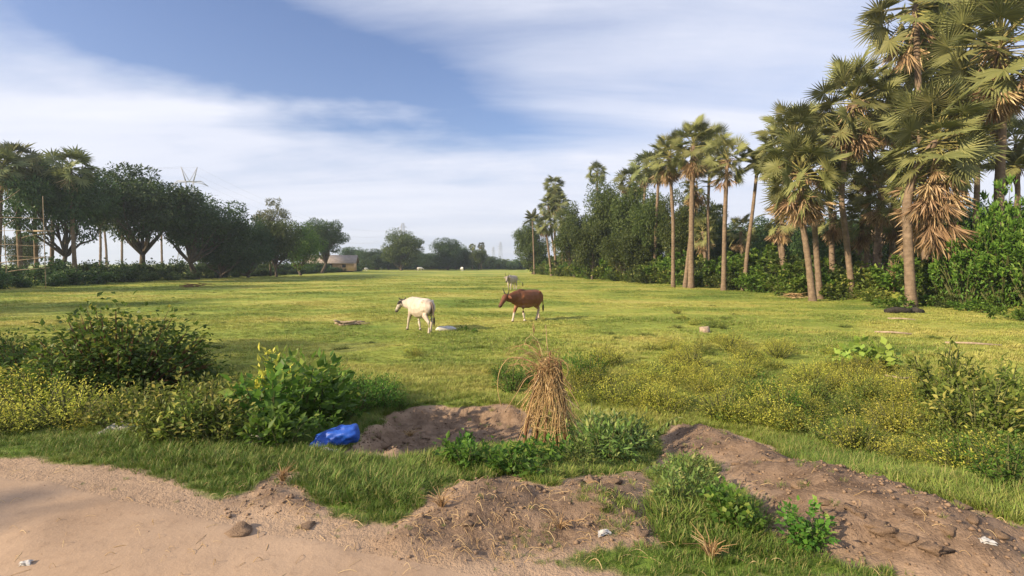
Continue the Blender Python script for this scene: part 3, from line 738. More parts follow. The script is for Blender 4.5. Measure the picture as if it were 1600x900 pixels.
# far side of the field
for px, Y, top, hw, k, lb in [
    (627, 165, 362, 34, 'dense', 'large round tree below the second pylon on the far side'),
    (588, 180, 391, 26, 'dark', 'low tree between the shed and the large round far tree'),
    (548, 190, 388, 26, 'dark', 'low tree directly behind the shed roof'),
    (700, 176, 375, 27, 'dark', 'dark double-crowned tree on the far side of the field'),
    (672, 186, 397, 20, 'dark', 'small tree between the round far tree and the dark double-crowned one'),
    (726, 182, 391, 17, 'dark', 'small dark tree right of the dark double-crowned tree'),
    (748, 176, 388, 15, 'low', 'loose tree among the small far palms'),
    (607, 188, 396, 22, 'dark', 'low tree just left of the large round far tree'),
    (652, 190, 394, 22, 'dark', 'low tree just right of the large round far tree'),
    (568, 192, 397, 22, 'dark', 'low tree a little right of the shed roof'),
    (768, 205, 402, 20, 'dark', 'low far tree below the very distant pylons'),
    (713, 190, 384, 20, 'dark', 'second crown close behind the dark double-crowned tree')]:
    tree(k, px, Y, top, hw, lb)
for i, (x, y) in enumerate([(738, 386), (752, 384)]):
    palmyra('tiny palmyra palm on the far side of the field', x, 190, (x, y), 7, False, seed=20 + i, group='small far palms', dead=0)
# right-hand row: broadleaf trees first
for px, Y, top, hw, k, lb in [
    (832, 108, 345, 27, 'dense', 'leafy tree at the far end of the palm row, under a coconut crown'),
    (898, 82, 318, 32, 'dense2', 'dense tree between the far palm cluster and the small tall palm'),
    (943, 74, 288, 40, 'dense', 'tallest dense tree of the right row below the small tall palm'),
    (986, 68, 285, 42, 'dense2', 'dense tree with palm crowns showing above its top'),
    (1018, 62, 305, 36, 'dense', 'dense tree next to the twin-trunk palms'),
    (925, 70, 345, 34, 'low', 'lower leafy tree in front of the dense trees'),
    (985, 62, 352, 36, 'dense2', 'lower dense tree with pale trunks showing beneath it'),
    (1068, 56, 300, 40, 'dense', 'dense tree behind the twin-trunk palms'),
    (1102, 58, 345, 38, 'dark', 'dark tree behind the palm with the orange flower cluster')]:
    tree(k, px, Y, top, hw, lb)
for i, (px, Y, top, hw) in enumerate([(1140, 62, 352, 40), (1195, 58, 345, 46), (1245, 54, 352, 44), (1290, 50, 345, 44), (1335, 52, 342, 46), (1385, 48, 335, 48), (1432, 46, 335, 46), (1480, 44, 330, 48), (1530, 46, 320, 50), (1590, 42, 320, 60), (1215, 66, 362, 40), (1310, 62, 350, 50)]):
    tree('dark', px, Y, top, hw, 'dark shaded tree ' + hedge_spot(px).replace('at the foot of', 'behind').replace('by the', 'behind the').replace('below', 'behind'), 'shaded trees ' + hedge_spot(px))
palmyra('far palmyra palm topping the cluster at the end of the row', 868, 94, (866, 291), 19, False, seed=30, dead=0)
for i, (bx, Y, c, rp) in enumerate([(872, 92, (857, 322), 20), (879, 90, (874, 318), 20), (862, 90, (852, 352), 19), (886, 88, (880, 345), 20), (900, 86, (893, 362), 18), (868, 92, (866, 306), 18)]):
    palmyra('far palmyra palm in the cluster at the end of the row', bx, Y, c, rp, False, seed=31 + i, group='far palm cluster')
palmyra('small tall palmyra palm standing above the dense trees', 935, 84, (933, 270), 19, False, seed=38, dead=0)
palmyra('palmyra palm crown just above the dense trees, farther one', 978, 72, (985, 283), 28, False, seed=39)
palmyra('palmyra palm crown above the dense trees beside the twin-trunk palms', 1000, 66, (1010, 262), 32, False, seed=40)
palmyra('palmyra palm with a hanging brown skirt above the dense trees', 1022, 60, (1030, 258), 32, False, seed=43, dead=9)
coconut('coconut palm showing above the leafy tree at the far end of the row', 835, 104, (832, 342), 18, seed=2)
# right-hand row: palms near enough to tell each leaf
palmyra('slim palmyra palm with a dark trunk just left of the twin-trunk palms', 1052, 48, (1046, 245), 36, seed=50, nl=36, dead=8, tr=.19)
palmyra('tall twin-trunk palmyra palm, the larger crown', 1080, 46, (1083, 228), 42, seed=51, nl=40, dead=18, tr=.27)
palmyra('shorter palmyra palm beside the twin-trunk palm with a long brown skirt', 1070, 47, (1088, 290), 30, seed=52, nl=24, dead=14, tr=.2)
palmyra('palmyra palm with an orange flower cluster and a slim straight trunk', 1131, 42, (1136, 250), 38, seed=53, nl=30, dead=5, fruit=True, tr=.2)
coconut('leaning palm with a curved bare trunk and a feathery crown', 1162, 42, (1184, 256), 36, via=[(1168, 390), (1176, 330)], nl=16, tr=.15, seed=3)
palmyra('palmyra palm with a full low crown, leaning flared trunk and brush at its foot', 1272, 30, (1252, 272), 66, seed=54, nl=46, dead=26, via=[(1262, 400), (1254, 350)], tr=.19, fruit=True)
palmyra('palmyra palm close behind the full low crown, second trunk', 1283, 32, (1238, 218), 56, seed=55, nl=40, dead=6, via=[(1276, 400), (1271, 330)], tr=.18)
palmyra('palmyra palm with upright yellow leaf stalks and a strongly curved trunk', 1334, 31, (1335, 160), 70, seed=56, nl=46, dead=18, via=[(1322, 370), (1314, 310), (1320, 240)], tr=.18, fruit=True)
palmyra('short palmyra palm with a rough trunk covered in old leaf bases', 1368, 33, (1378, 292), 52, seed=57, nl=26, dead=18, tr=.26, boots=46)
palmyra('palmyra palm crown wedged between the curved palm and the tallest palm', 1392, 36, (1400, 165), 66, seed=58, nl=38, dead=6, tr=.2)
palmyra('tallest palmyra palm with a bare straight upper trunk', 1448, 31, (1430, 8), 80, seed=59, nl=44, dead=4, via=[(1444, 330), (1437, 180)], tr=.22)
palmyra('palmyra palm with a wide crown and a long ragged skirt of dead leaves', 1426, 26, (1462, 220), 84, seed=60, nl=56, dead=44, via=[(1420, 400), (1416, 320), (1428, 270)], tr=.24, skirt_long=True)
palmyra('palmyra palm with a thin trunk just right of the ragged skirt', 1490, 30, (1498, 205), 62, seed=61, nl=34, dead=8, tr=.17)
palmyra('palmyra palm with a thick trunk rising out of the bright green bush', 1556, 26, (1562, 72), 98, seed=62, nl=52, dead=22, via=[(1560, 330), (1566, 190)], tr=.24, fruit=True)
palmyra('dark palmyra palm crown between the tallest palm and the one in the bush', 1500, 37, (1490, 52), 80, seed=63, nl=40, dead=2, tr=.2)
palmyra('short palmyra palm beyond the bright green bush', 1590, 38, (1588, 225), 46, seed=64, nl=30, dead=5, tr=.2)
coconut('coconut palm with long arching fronds behind the bright green bush', 1580, 36, (1592, 262), 66, nl=14, seed=5)
palmyra('palmyra palm crown hidden between the full low crown and the curved palm', 1300, 36, (1292, 232), 58, seed=70, nl=34, dead=12, tr=.18)
palmyra('palmyra palm crown low behind the curved palm, above the rough trunk', 1352, 37, (1362, 228), 58, seed=71, nl=34, dead=12, tr=.18)
palmyra('palmyra palm on the open side of the full low crown', 1228, 39, (1216, 238), 46, seed=72, nl=34, dead=8, tr=.18)
palmyra('palmyra palm crown behind the bare upper trunk of the tallest palm', 1455, 38, (1448, 130), 62, seed=73, nl=36, dead=6, tr=.2)
palmyra('palmyra palm crown filling the gap beside the palm in the bush', 1520, 36, (1528, 165), 60, seed=74, nl=36, dead=10, tr=.2)
palmyra('slim palmyra palm between the twin-trunk palm and the orange-flowered one', 1108, 50, (1110, 232), 36, seed=75, nl=30, dead=6, tr=.17)
for i, (bx, Yv, c, rp) in enumerate([(1302, 35, (1304, 330), 42), (1226, 38, (1222, 338), 36), (1345, 36, (1348, 342), 40), (1404, 34, (1404, 330), 44), (1160, 50, (1158, 362), 26), (1100, 52, (1098, 362), 28), (1455, 33, (1462, 345), 40)]):
    palmyra('young low-crowned palmyra palm ' + ['between the full low crown and the curved trunk', 'on the open side of the leaning flared trunk', 'just right of the curved trunk', 'left of the ragged-skirted palm', 'behind the leaning bare-trunked palm', 'behind the orange-flowered palm', 'right of the ragged skirt'][i], bx, Yv, c, rp, seed=80 + i, nl=20, dead=8, tr=.2, group='young palms among the trunks')
palmyra('small palmyra palm showing through the gap behind the leaning palm', 1122, 66, (1120, 335), 20, False, seed=65)

# ------------------------------------------------------------------ hedges and bushes
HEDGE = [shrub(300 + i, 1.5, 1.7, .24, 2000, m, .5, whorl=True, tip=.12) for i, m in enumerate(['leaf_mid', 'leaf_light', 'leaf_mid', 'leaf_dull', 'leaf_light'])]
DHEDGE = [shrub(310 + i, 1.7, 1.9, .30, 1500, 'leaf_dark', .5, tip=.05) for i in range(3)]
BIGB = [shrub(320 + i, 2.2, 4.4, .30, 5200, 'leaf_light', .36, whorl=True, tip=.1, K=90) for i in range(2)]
def along(line, n, y0, y1):
    """points spread along a field-edge polyline between two depths"""
    P = np.array([p for p in line]); seg = np.linalg.norm(np.diff(P, axis=0), axis=1); cs = np.concatenate([[0], np.cumsum(seg)])
    u = np.linspace(0, cs[-1], 4000); x = np.interp(u, cs, P[:, 0]); y = np.interp(u, cs, P[:, 1])
    ok = (y > y0) & (y < y1) & (np.abs(x) < y * 1.15); ii = np.nonzero(ok)[0]
    k = ii[np.linspace(0, len(ii) - 1, n).astype(int)]; return x[k], y[k]
def left_spot(px):
    for lim, w in ((80, 'behind the bamboo scaffold'), (165, 'below the dark palms'), (265, 'below the widest tree of the left row'), (345, 'below the tree in front of the pylon'), (440, 'below the thin sparse tree')):
        if px < lim: return w
    return 'beside the shed'
x, y = along(RLINE, 60, 24, 112)
for i in range(60):
    for row in range(2):
        k = rnd.randrange(5); off = rnd.uniform(-.2, 1.0) + row * 1.8
        X, Yy = x[i] + off * .9 + rnd.uniform(-.5, .5), y[i] + off * .4 + rnd.uniform(-.6, .6)
        s = rnd.uniform(.6, 1.15) * (1 + .35 * row) * (1.4 if y[i] > 50 else 1.1)
        if y[i] < 30 and row == 0: s *= .6
        w = ('front ' if row == 0 else 'rear ') + ['mid green', 'bright green', 'mid green', 'dull olive', 'bright green'][k] + ' hedge shrub ' + hedge_spot(X / Yy * F + CX)
        put('hedge_shrub', HEDGE[k], w, 'shrub', (X, Yy, hz(X, Yy) - .05), rnd.uniform(0, 6.28), s, w, SP)
x, y = along(LLINE, 44, 30, 150)
for i in range(44):
    for row in range(2):
        off = .6 + row * 3.2; X, Yy = x[i] - off + rnd.uniform(-.7, .7), y[i] + rnd.uniform(-1, 1)
        s = rnd.uniform(.6, 1.0) + .38 * row
        w = ('low dark shrub at the field edge ' if row == 0 else 'taller dark shrub in the undergrowth ') + left_spot(X / Yy * F + CX)
        put('hedge_shrub', DHEDGE[i % 3], w, 'shrub', (X, Yy, hz(X, Yy) - .05), rnd.uniform(0, 6.28), s, w, SP)
for i in range(34):
    px = 520 + i * 10; Yv = 186 + rnd.uniform(0, 26); b = at_depth(px, 420, Yv); s = rnd.uniform(1.5, 2.3)
    w = 'dark far hedge shrub ' + ('beside the shed' if px < 580 else 'below the large round far tree' if px < 665 else 'below the dark double-crowned tree' if px < 735 else 'running towards the palm row'); put('hedge_shrub', DHEDGE[i % 3], w, 'shrub', (b.x, Yv, hz(b.x, Yv)), rnd.uniform(0, 6), (s * 1.3, s * 1.3, s), w, SP)
for i in range(14):
    px = 770 + i * 8; Yv = 290 + rnd.uniform(0, 60); b = at_depth(px, 420, Yv); s = rnd.uniform(1.6, 2.8)
    put('hedge_shrub', HEDGE[i % 5], 'hazy shrub beyond the far hedge at the end of the palm row', 'shrub', (b.x, Yv, hz(b.x, Yv)), rnd.uniform(0, 6), (s * 1.8, s * 1.8, s), 'hazy shrubs in the far gap', SP)
for px, Y, top, hw, lb in [(1508, 25.5, 322, 44, 'bright green bush beside the ragged palm skirt'), (1566, 24.5, 288, 58, 'largest bright green bush round the thick palm trunk'), (1628, 23, 300, 60, 'bright green bush running out of the picture beside the largest bush'), (1468, 27, 392, 34, 'lower bright green bush at the foot of the ragged palm')]:
    b = at_depth(px, 470, Y); b.z = hz(b.x, b.y) - .1; top_z = at_depth(px, top, Y).z - b.z; w = hw / F * Y
    put('green_bush', BIGB[int(px) % 2], lb, 'bush', b, rnd.uniform(0, 6), (w / 2.2, w / 2.2, top_z / 4.4), None, SP)
LOWB = [shrub(330 + i, .9, .6, .22, 500, 'leaf_light', .4, whorl=True, tip=.1) for i in range(2)]
for i, (px, py) in enumerate([(1400, 482), (1440, 478), (1510, 486), (1550, 490), (1350, 462), (1320, 450), (1300, 463), (1590, 500)]):
    put('low_bush', LOWB[i % 2], 'low leafy green plant on the field edge below the palms', 'bush', G(px, py), rnd.uniform(0, 6), rnd.uniform(.6, 1.1), 'low plants on the right field edge', SP)
# trees on the left outside the picture: their long shadows lie across road and field
for X, Yv, k, s in [(-27, .5, 'dense', .95), (-21, -3.5, 'round', .72), (-40, 17, 'dense2', 1.05), (-50, 36, 'dense', 1.15)]:
    put('broadleaf_tree', TREE[k][0], 'tree beyond the left picture edge shading the field', 'tree', (X, Yv, hz(X, Yv)), rnd.uniform(0, 6), s, 'shade trees outside the picture')

# ------------------------------------------------------------------ shed, pylons, wires, scaffold
def shed():
    b = at_depth(518, 416, 135); b.z = hz(b.x, b.y)
    t = thing('shed', 'long low cream shed with a grey pitched roof among the far trees', 'building', b, math.radians(11))
    Lx, Wy, Hh = 12.0, 7.0, 2.2
    mb = MB(); mb.box((0, 0, Hh / 2), (Lx, Wy, Hh))
    for sx in (-1, 1):
        x = sx * Lx / 2 * .999; mb.add([(x, -Wy / 2, Hh), (x, Wy / 2, Hh), (x, 0, Hh + 1.7)], None, [(0, 1, 2)])
    part('wall', mb.mesh('wall', M['wall']), t)
    mb = MB()
    for sy in (-1, 1):
        A = np.array([(-Lx / 2 - .7, sy * (Wy / 2 + .8), Hh - .25), (Lx / 2 + .7, sy * (Wy / 2 + .8), Hh - .25), (Lx / 2 + .7, 0, Hh + 1.85), (-Lx / 2 - .7, 0, Hh + 1.85)])
        v = np.vstack([A, A + np.array([0, 0, .10])]); mb.add(v, [(0, 1, 2, 3), (4, 5, 6, 7), (0, 1, 5, 4), (1, 2, 6, 5), (2, 3, 7, 6), (3, 0, 4, 7)])
    part('roof', mb.mesh('roof', M['roof']), t)
    for x, w, h, z, nm in [(-3.6, .9, .8, 1.3, 'window'), (0.2, 1.0, 1.9, .95, 'door'), (3.6, .9, .8, 1.3, 'window')]:
        mb = MB(); mb.box((x, -Wy / 2 - .02, z), (w, .06, h)); part(nm, mb.mesh(nm, M['door']), t)
shed()
def pylon(px, Y, Ht, label, kind, rz=0.0):
    b = at_depth(px, 412, Y); b.z = hz(b.x, b.y); t = thing('pylon', label, 'pylon', b, rz)
    r = .17 + Y * .00006; w0, w1, zw = Ht * .10, Ht * .022, Ht * (.72 if kind == 'star' else 1.0)
    def wd(z): return w0 + (w1 - w0) * min(1, z / zw)
    legs, br, arms = MB(), MB(), MB()
    for sx in (-1, 1):
        for sy in (-1, 1): legs.tube([(sx * w0, sy * w0, 0), (sx * w1, sy * w1, zw)], [r, r * .8], 4)
    zs = [0]; 
    while zs[-1] < zw - 1: zs.append(zs[-1] + max(1.8, wd(zs[-1]) * 1.5))
    zs[-1] = zw
    for a, c in zip(zs[:-1], zs[1:]):
        wa, wc = wd(a), wd(c)
        for i in range(4):
            c1 = [(-1, -1), (1, -1), (1, 1), (-1, 1)][i]; c2 = [(1, -1), (1, 1), (-1, 1), (-1, -1)][i]
            br.tube([(c1[0] * wa, c1[1] * wa, a), (c2[0] * wc, c2[1] * wc, c)], r * .5, 3, cap=False); br.tube([(c2[0] * wa, c2[1] * wa, a), (c1[0] * wc, c1[1] * wc, c)], r * .5, 3, cap=False)
    ends = []
    if kind == 'star':
        za = Ht * .86; sp = Ht * .17
        for s in (-1, 1):
            for sy in (-1, 1): arms.tube([(s * w1, sy * w1, zw), (s * Ht * .035, sy * .4, za)], r * .8, 4); arms.tube([(s * Ht * .035, sy * .4, za), (s * Ht * .075, 0, Ht)], r * .8, 4)
            arms.tube([(0, 0, za), (s * Ht * .075, 0, Ht)], r * .7, 4)
            for dz in (0, -.02 * Ht): arms.tube([(0, .3, za + dz * .2), (s * sp * .62, 0, za + .004 * Ht + dz), (s * sp, 0, za - .045 * Ht)], [r, r * .9, r * .7], 4)
            arms.tube([(s * w1, 0, zw), (s * sp * .8, 0, zw - .03 * Ht)], r * .8, 4)
            ends += [(s * sp, 0, za - .045 * Ht), (s * Ht * .075, 0, Ht), (s * sp * .8, 0, zw - .03 * Ht)]
        arms.tube([(-sp * .6, 0, za), (sp * .6, 0, za)], r, 4)
    else:
        for k, z in enumerate((.70, .80, .90)):
            sp = Ht * (.115, .13, .10)[k]
            for s in (-1, 1):
                for sy in (-1, 1): arms.tube([(s * wd(z * Ht), sy * wd(z * Ht), z * Ht), (s * sp, 0, z * Ht)], r * .8, 3); arms.tube([(s * wd(z * Ht), sy * wd(z * Ht), z * Ht + .035 * Ht), (s * sp, 0, z * Ht)], r * .6, 3)
                ends.append((s * sp, 0, z * Ht - 1.2))
    part('leg_frame', legs.mesh('leg_frame', M['steel']), t); part('bracing', br.mesh('bracing', M['steel']), t); part('cross_arm', arms.mesh('cross_arm', M['steel']), t)
    R = Matrix.Rotation(rz, 3, 'Z')
    return [b + R @ Vector(e) for e in ends]
e1 = pylon(300, 240, 47.0, 'lattice pylon with a star-shaped head above the left trees', 'star', .15)
e2 = pylon(630, 560, 46.5, 'lattice pylon with stacked arms above the large round far tree', 'tiers', .5)
e3 = pylon(782, 1050, 46.5, 'very distant lattice pylon near the end of the palm row', 'tiers', .5)
e4 = pylon(771, 1150, 40, 'very distant shorter lattice pylon left of its taller neighbour', 'tiers', .5)
e0 = [p + Vector((-330, -60, 6)) for p in e1]
def wire(a, b, sag, label, grp):
    t = np.linspace(0, 1, 26)[:, None]; P = np.array(a) * (1 - t) + np.array(b) * t; P[:, 2] -= (4 * sag * t * (1 - t)).ravel()
    mb = MB(); d = np.linalg.norm(P, axis=1); mb.tube(P, .018 + d * .00003, 3, cap=False); solo('power_line', mb.mesh('power_line', M['wire']), label, 'cable', group=grp)
for a, b in zip(e0, e1): wire(a, b, 9, 'power cable running left from the star-headed pylon', 'cables left of the first pylon')
for a, b in zip(sorted(e1, key=lambda p: p.x), sorted(e2, key=lambda p: p.x)): wire(a, b, 13, 'power cable between the star-headed pylon and the tiered pylon', 'cables between first and second pylon')
for a, b in zip(e2, e3): wire(a, b, 16, 'power cable between the tiered pylon and the very distant ones', 'cables to the far pylons')
def scaffold():
    Y = 45.5; b = at_depth(38, 452, Y); b.z = hz(b.x, b.y)
    t = thing('bamboo_scaffold', 'tall open scaffold of lashed bamboo poles beside the field edge', 'scaffold', b)
    def pole(p, q, r=.055, bend=.06):
        r = r * .6
        a = at_depth(*p, Y) - b; c = at_depth(*q, Y) - b; n = 7; u = np.linspace(0, 1, n)[:, None]; P = np.array(a) * (1 - u) + np.array(c) * u
        P[:, 2] += bend * np.sin(u.ravel() * math.pi * rnd.uniform(1, 2)); P[:, 1] += rnd.uniform(-.2, .2)
        mb = MB(); mb.tube(P, np.linspace(r, r * .8, n), 6); return mb
    for p, q in [((9, 455), (3, 352)), ((74, 455), (69, 306)), ((-20, 455), (-24, 300))]:
        part('upright_pole', pole(p, q).mesh('upright_pole', M['bamboo']), t)
    for p, q, r in [((-30, 416), (74, 400), .075), ((8, 426), (80, 417), .055), ((-20, 362), (76, 361), .04), ((-20, 383), (72, 383), .035), ((-20, 400), (72, 401), .035), ((-20, 341), (72, 340), .035), ((4, 356), (24, 342), .035), ((36, 372), (76, 363), .03), ((-20, 330), (30, 296), .04)]:
        part('cross_pole', pole(p, q, r).mesh('cross_pole', M['bamboo']), t)
    mb = MB(); c = at_depth(68, 361, Y) - b; mb.box(tuple(c), (1.5, .35, .12)); part('plank', mb.mesh('plank', M['bamboo']), t)
scaffold()

# ------------------------------------------------------------------ cattle
def loft(mb, rings, seg=14):
    """rings: (centre, half width (y), half height) along a path; closed tube of ellipses"""
    C = np.array([r[0] for r in rings], float); T = np.gradient(C, axis=0); T /= np.linalg.norm(T, axis=1)[:, None]
    V = []
    for c, t, (_, w, h) in zip(C, T, rings):
        s = np.cross((0, 0, 1.0), t)
        if np.linalg.norm(s) < .2: s = np.array([0, 1.0, 0])
        s /= np.linalg.norm(s); u = np.cross(t, s)
        for k in range(seg):
            a = 2 * math.pi * k / seg; V.append(c + s * w * math.cos(a) + u * h * math.sin(a))
    n = len(rings); Q = []
    for i in range(n - 1):
        for k in range(seg): Q.append((i * seg + k, i * seg + (k + 1) % seg, (i + 1) * seg + (k + 1) % seg, (i + 1) * seg + k))
    V += [C[0], C[-1]]; e = n * seg; t3 = []
    for k in range(seg): t3 += [(e, (k + 1) % seg, k), (e + 1, (n - 1) * seg + k, (n - 1) * seg + (k + 1) % seg)]
    mb.add(V, Q, t3)
def cow_mat():
    m, nt = newmat('cattle_hide'); x = NT(nt)
    c = x.n('ShaderNodeVertexColor', layer_name='coat').outputs[0]; n = x.noise(x.obj(), 4.5, 6, .65)
    col = x.mix(x.math('MULTIPLY', x.rng(n, .35, .7), .4), c, (.06, .04, .03), 'MULTIPLY')
    x.out(x.bsdf(col, .62, .3, x.bump(x.noise(x.obj(), 60, 3), .25, .01))); return m
M['cow'] = cow_mat()
M['horn'] = plain('horn', (.035, .03, .026), (.10, .085, .07), 20, .5)
M['dark_hair'] = plain('dark_hair', (.012, .010, .009), (.04, .03, .025), 40, .8)
M['eye'] = plain('eye', (.005, .004, .004), (.012, .01, .01), 10, .15, 0, .001, .6)
M['rope'] = plain('rope', (.05, .035, .025), (.12, .085, .06), 40, .8)
def cow(label, loc, heading, scale, coat, legs, head=(0.0, 0.0), hump=.10, horn=.26, collar=None, tail_dark=True, belly=0.0, tail_hang=(-.05, .55), group=None):
    """faces +X; legs: fore/aft foot offset of (front left, front right, hind left, hind right); head: (yaw, drop)"""
    mb = MB()
    loft(mb, [((-.80, 0, 1.02), .05, .07), ((-.76, 0, .99), .13, .15), ((-.68, 0, .93), .215, .26), ((-.50, 0, .90), .25, .30), ((-.25, 0, .86 - belly), .30, .335 + belly), ((0, 0, .84 - belly), .325, .355 + belly), ((.22, 0, .85), .30, .35), ((.42, 0, .88), .25, .335), ((.56, 0, .91), .195, .30), ((.68, 0, .96), .14, .225)])
    yaw, drop = head
    hx = lambda d, z: (.70 + d * math.cos(yaw), d * math.sin(yaw), z)
    poll = hx(.42, 1.20 - drop)
    loft(mb, [((.56, 0, .95), .18, .26), (hx(.06, 1.00 - drop * .3), .145, .225), (hx(.22, 1.07 - drop * .7), .12, .18), (hx(.36, 1.14 - drop), .10, .135), (poll, .085, .105)], 12)
    P = lambda d, z: hx(.42 + d, 1.20 - drop + z)
    loft(mb, [(P(-.03, .05), .06, .06), (P(.02, .01), .10, .10), (P(.10, -.08), .11, .105), (P(.19, -.19), .09, .092), (P(.27, -.29), .072, .072), (P(.32, -.36), .075, .066), (P(.35, -.40), .055, .045)], 12)
    # dewlap and brisket
    loft(mb, [(hx(.24, .98 - drop * .7), .02, .05), (hx(.06, .84 - drop * .2), .03, .12), ((.60, 0, .74), .07, .13), ((.42, 0, .68), .09, .08)], 10)
    if hump: loft(mb, [((.06, 0, 1.12), .06, .05), ((.24, 0, 1.15), .10, hump * .85), ((.40, 0, 1.16), .10, hump), ((.56, 0, 1.11), .08, .09), ((.68, 0, 1.06), .06, .06)], 10)
    for sy in (1, -1): loft(mb, [((-.60, sy * .16, 1.06), .03, .03), ((-.53, sy * .19, 1.10), .055, .05), ((-.44, sy * .17, 1.07), .04, .04)], 8); loft(mb, [((.44, sy * .10, 1.06), .04, .06), ((.42, sy * .17, .95), .07, .10), ((.44, sy * .165, .80), .07, .09)], 8)
    feet = []
    for k, (sy, off) in enumerate(zip((1, -1, 1, -1), legs)):
        if k < 2:
            x0 = .44; lift = .05 if abs(off) > .22 else 0
            J = [((x0 - .02, sy * .13, .86), .10, .12), ((x0, sy * .145, .70), .082, .105), ((x0 + off * .25 - .02, sy * .14, .56), .062, .072), ((x0 + off * .55 + .02, sy * .125, .37), .046, .05), ((x0 + off * .62 + .02, sy * .125, .32), .04, .043), ((x0 + off * .9 + .005, sy * .12, .14), .030, .032), ((x0 + off, sy * .12, .075), .036, .038), ((x0 + off + .025, sy * .12, .005), .045, .05)]
        else:
            x0 = -.56
            J = [((x0 + .05, sy * .13, .95), .11, .17), ((x0 + .06, sy * .155, .78), .105, .17), ((x0 + .06 + off * .2, sy * .15, .63), .075, .115), ((x0 - .06 + off * .55, sy * .135, .47), .048, .065), ((x0 - .10 + off * .7, sy * .13, .40), .040, .052), ((x0 - .07 + off * .9, sy * .125, .18), .031, .034), ((x0 - .05 + off, sy * .125, .08), .036, .038), ((x0 - .02 + off, sy * .125, .005), .045, .05)]
        J = [(c, w * (1.2 if c[2] < .6 else 1.05), h * (1.2 if c[2] < .6 else 1.05)) for c, w, h in J]
        loft(mb, J, 10); feet.append(J[-1][0])
    raw = mb.mesh('cow_raw'); o = bpy.data.objects.new('cow_raw', raw); COL.objects.link(o)
    md = o.modifiers.new('r', 'REMESH'); md.mode = 'VOXEL'; md.voxel_size = .016; md.use_smooth_shade = True
    sm = o.modifiers.new('s', 'SMOOTH'); sm.iterations = 5; sm.factor = .5
    dg = bpy.context.evaluated_depsgraph_get(); me = bpy.data.meshes.new_from_object(o.evaluated_get(dg))
    bpy.data.objects.remove(o); bpy.data.meshes.remove(raw)
    me.name = 'body'; me.materials.clear(); me.materials.append(M['cow'])
    V = np.empty(len(me.vertices) * 3); me.vertices.foreach_get('co', V); V = V.reshape(-1, 3)
    ca = me.color_attributes.new('coat', 'FLOAT_COLOR', 'POINT'); colr = np.ones((len(V), 4)); colr[:, :3] = coat(V, feet, np.array(P(.33, -.40)), np.array(poll)); ca.data.foreach_set('color', colr.ravel())
    t = thing('cow', label, 'cow', loc, math.atan2(heading[1], heading[0]), scale, group)
    part('body', me, t)
    side = np.array([-math.sin(yaw), math.cos(yaw), 0])
    fw = np.array([math.cos(yaw), math.sin(yaw), 0])
    pl = np.array(poll)
    for sg in (1, -1):
        if horn:
            b = pl + side * sg * .055 + np.array([0, 0, .06]); q = MB()
            q.tube([b, b + side * sg * .07 + np.array([0, 0, horn * .3]), b + side * sg * .11 + fw * .02 + np.array([0, 0, horn * .7]), b + side * sg * .085 + fw * .05 + np.array([0, 0, horn])], [.026, .022, .015, .004], 8)
            part('horn', q.mesh('horn', M['horn'], True), t)
        b = pl + side * sg * .08 + np.array([0, 0, -.01]); q = MB(); n = 7; u = np.linspace(0, 1, n)
        loft(q, [(b + side * sg * .20 * k + fw * -.02 * k + np.array([0, 0, -.07 * k * k]), .006 + .012 * math.sin(math.pi * k), .012 + .052 * math.sin(math.pi * min(1, .15 + .8 * k))) for k in u], 8)
        em = q.mesh('ear', M['cow'], True); ea = em.color_attributes.new('coat', 'FLOAT_COLOR', 'POINT')
        c0 = colr[np.argmin(((V - pl) ** 2).sum(1))]; ea.data.foreach_set('color', np.tile(c0, (len(em.vertices), 1)).ravel()); part('ear', em, t)
        b = np.array(P(.12, -.07)) + side * sg * .083; q = MB(); loft(q, [(b - fw * .02, .004, .004), (b - fw * .01, .012, .016), (b + fw * .01, .012, .016), (b + fw * .02, .004, .004)], 8); part('eye', q.mesh('eye', M['eye'], True), t)
    q = MB(); dx, dy = tail_hang
    tp = [(-.77, 0, 1.06), (-.84, dy * .1, 1.02), (-.87 + dx * .3, dy * .3, .85), (-.88 + dx * .7, dy * .6, .66), (-.88 + dx, dy, .52)]
    q.tube(tp, [.035, .03, .022, .018, .016], 7)
    tm = q.mesh('tail', M['cow'], True); ta = tm.color_attributes.new('coat', 'FLOAT_COLOR', 'POINT'); c0 = colr[np.argmin(((V - np.array([-.78, 0, 1.0])) ** 2).sum(1))]; ta.data.foreach_set('color', np.tile(c0, (len(tm.vertices), 1)).ravel())
    to = part('tail', tm, t)
    q = MB(); e = np.array(tp[-1]); q.tube([e + (0, 0, .06), e, e + (.0, 0, -.12), e + (0, 0, -.27)], [.018, .035, .038, .006], 7); part('tail_tuft', q.mesh('tail_tuft', M['dark_hair'], True), to)
    if collar:
        q = MB(); c = np.array(hx(.24, 1.06 - drop * .7)); a = np.linspace(0, 2 * math.pi, 19); ax = np.array([0.35 * math.cos(yaw), 0.35 * math.sin(yaw), 1.0]); ax /= np.linalg.norm(ax)
        q.tube([c + side * .095 * math.cos(k) + ax * .155 * math.sin(k) for k in a], .014, 6, cap=False); part('neck_rope', q.mesh('neck_rope', M['rope'], True), t)
        a = np.linspace(0, 2 * math.pi, 17); c = np.array(P(.19, -.20)); ax2 = np.array([.7 * math.cos(yaw), .7 * math.sin(yaw), .7])
        q = MB(); q.tube([c + side * .082 * math.cos(k) + ax2 * .08 * math.sin(k) for k in a], .010, 5, cap=False); part('halter', q.mesh('halter', M['rope'], True), t)
    return t
def lerp(a, b, f): return a + (np.array(b) - a) * f[:, None]
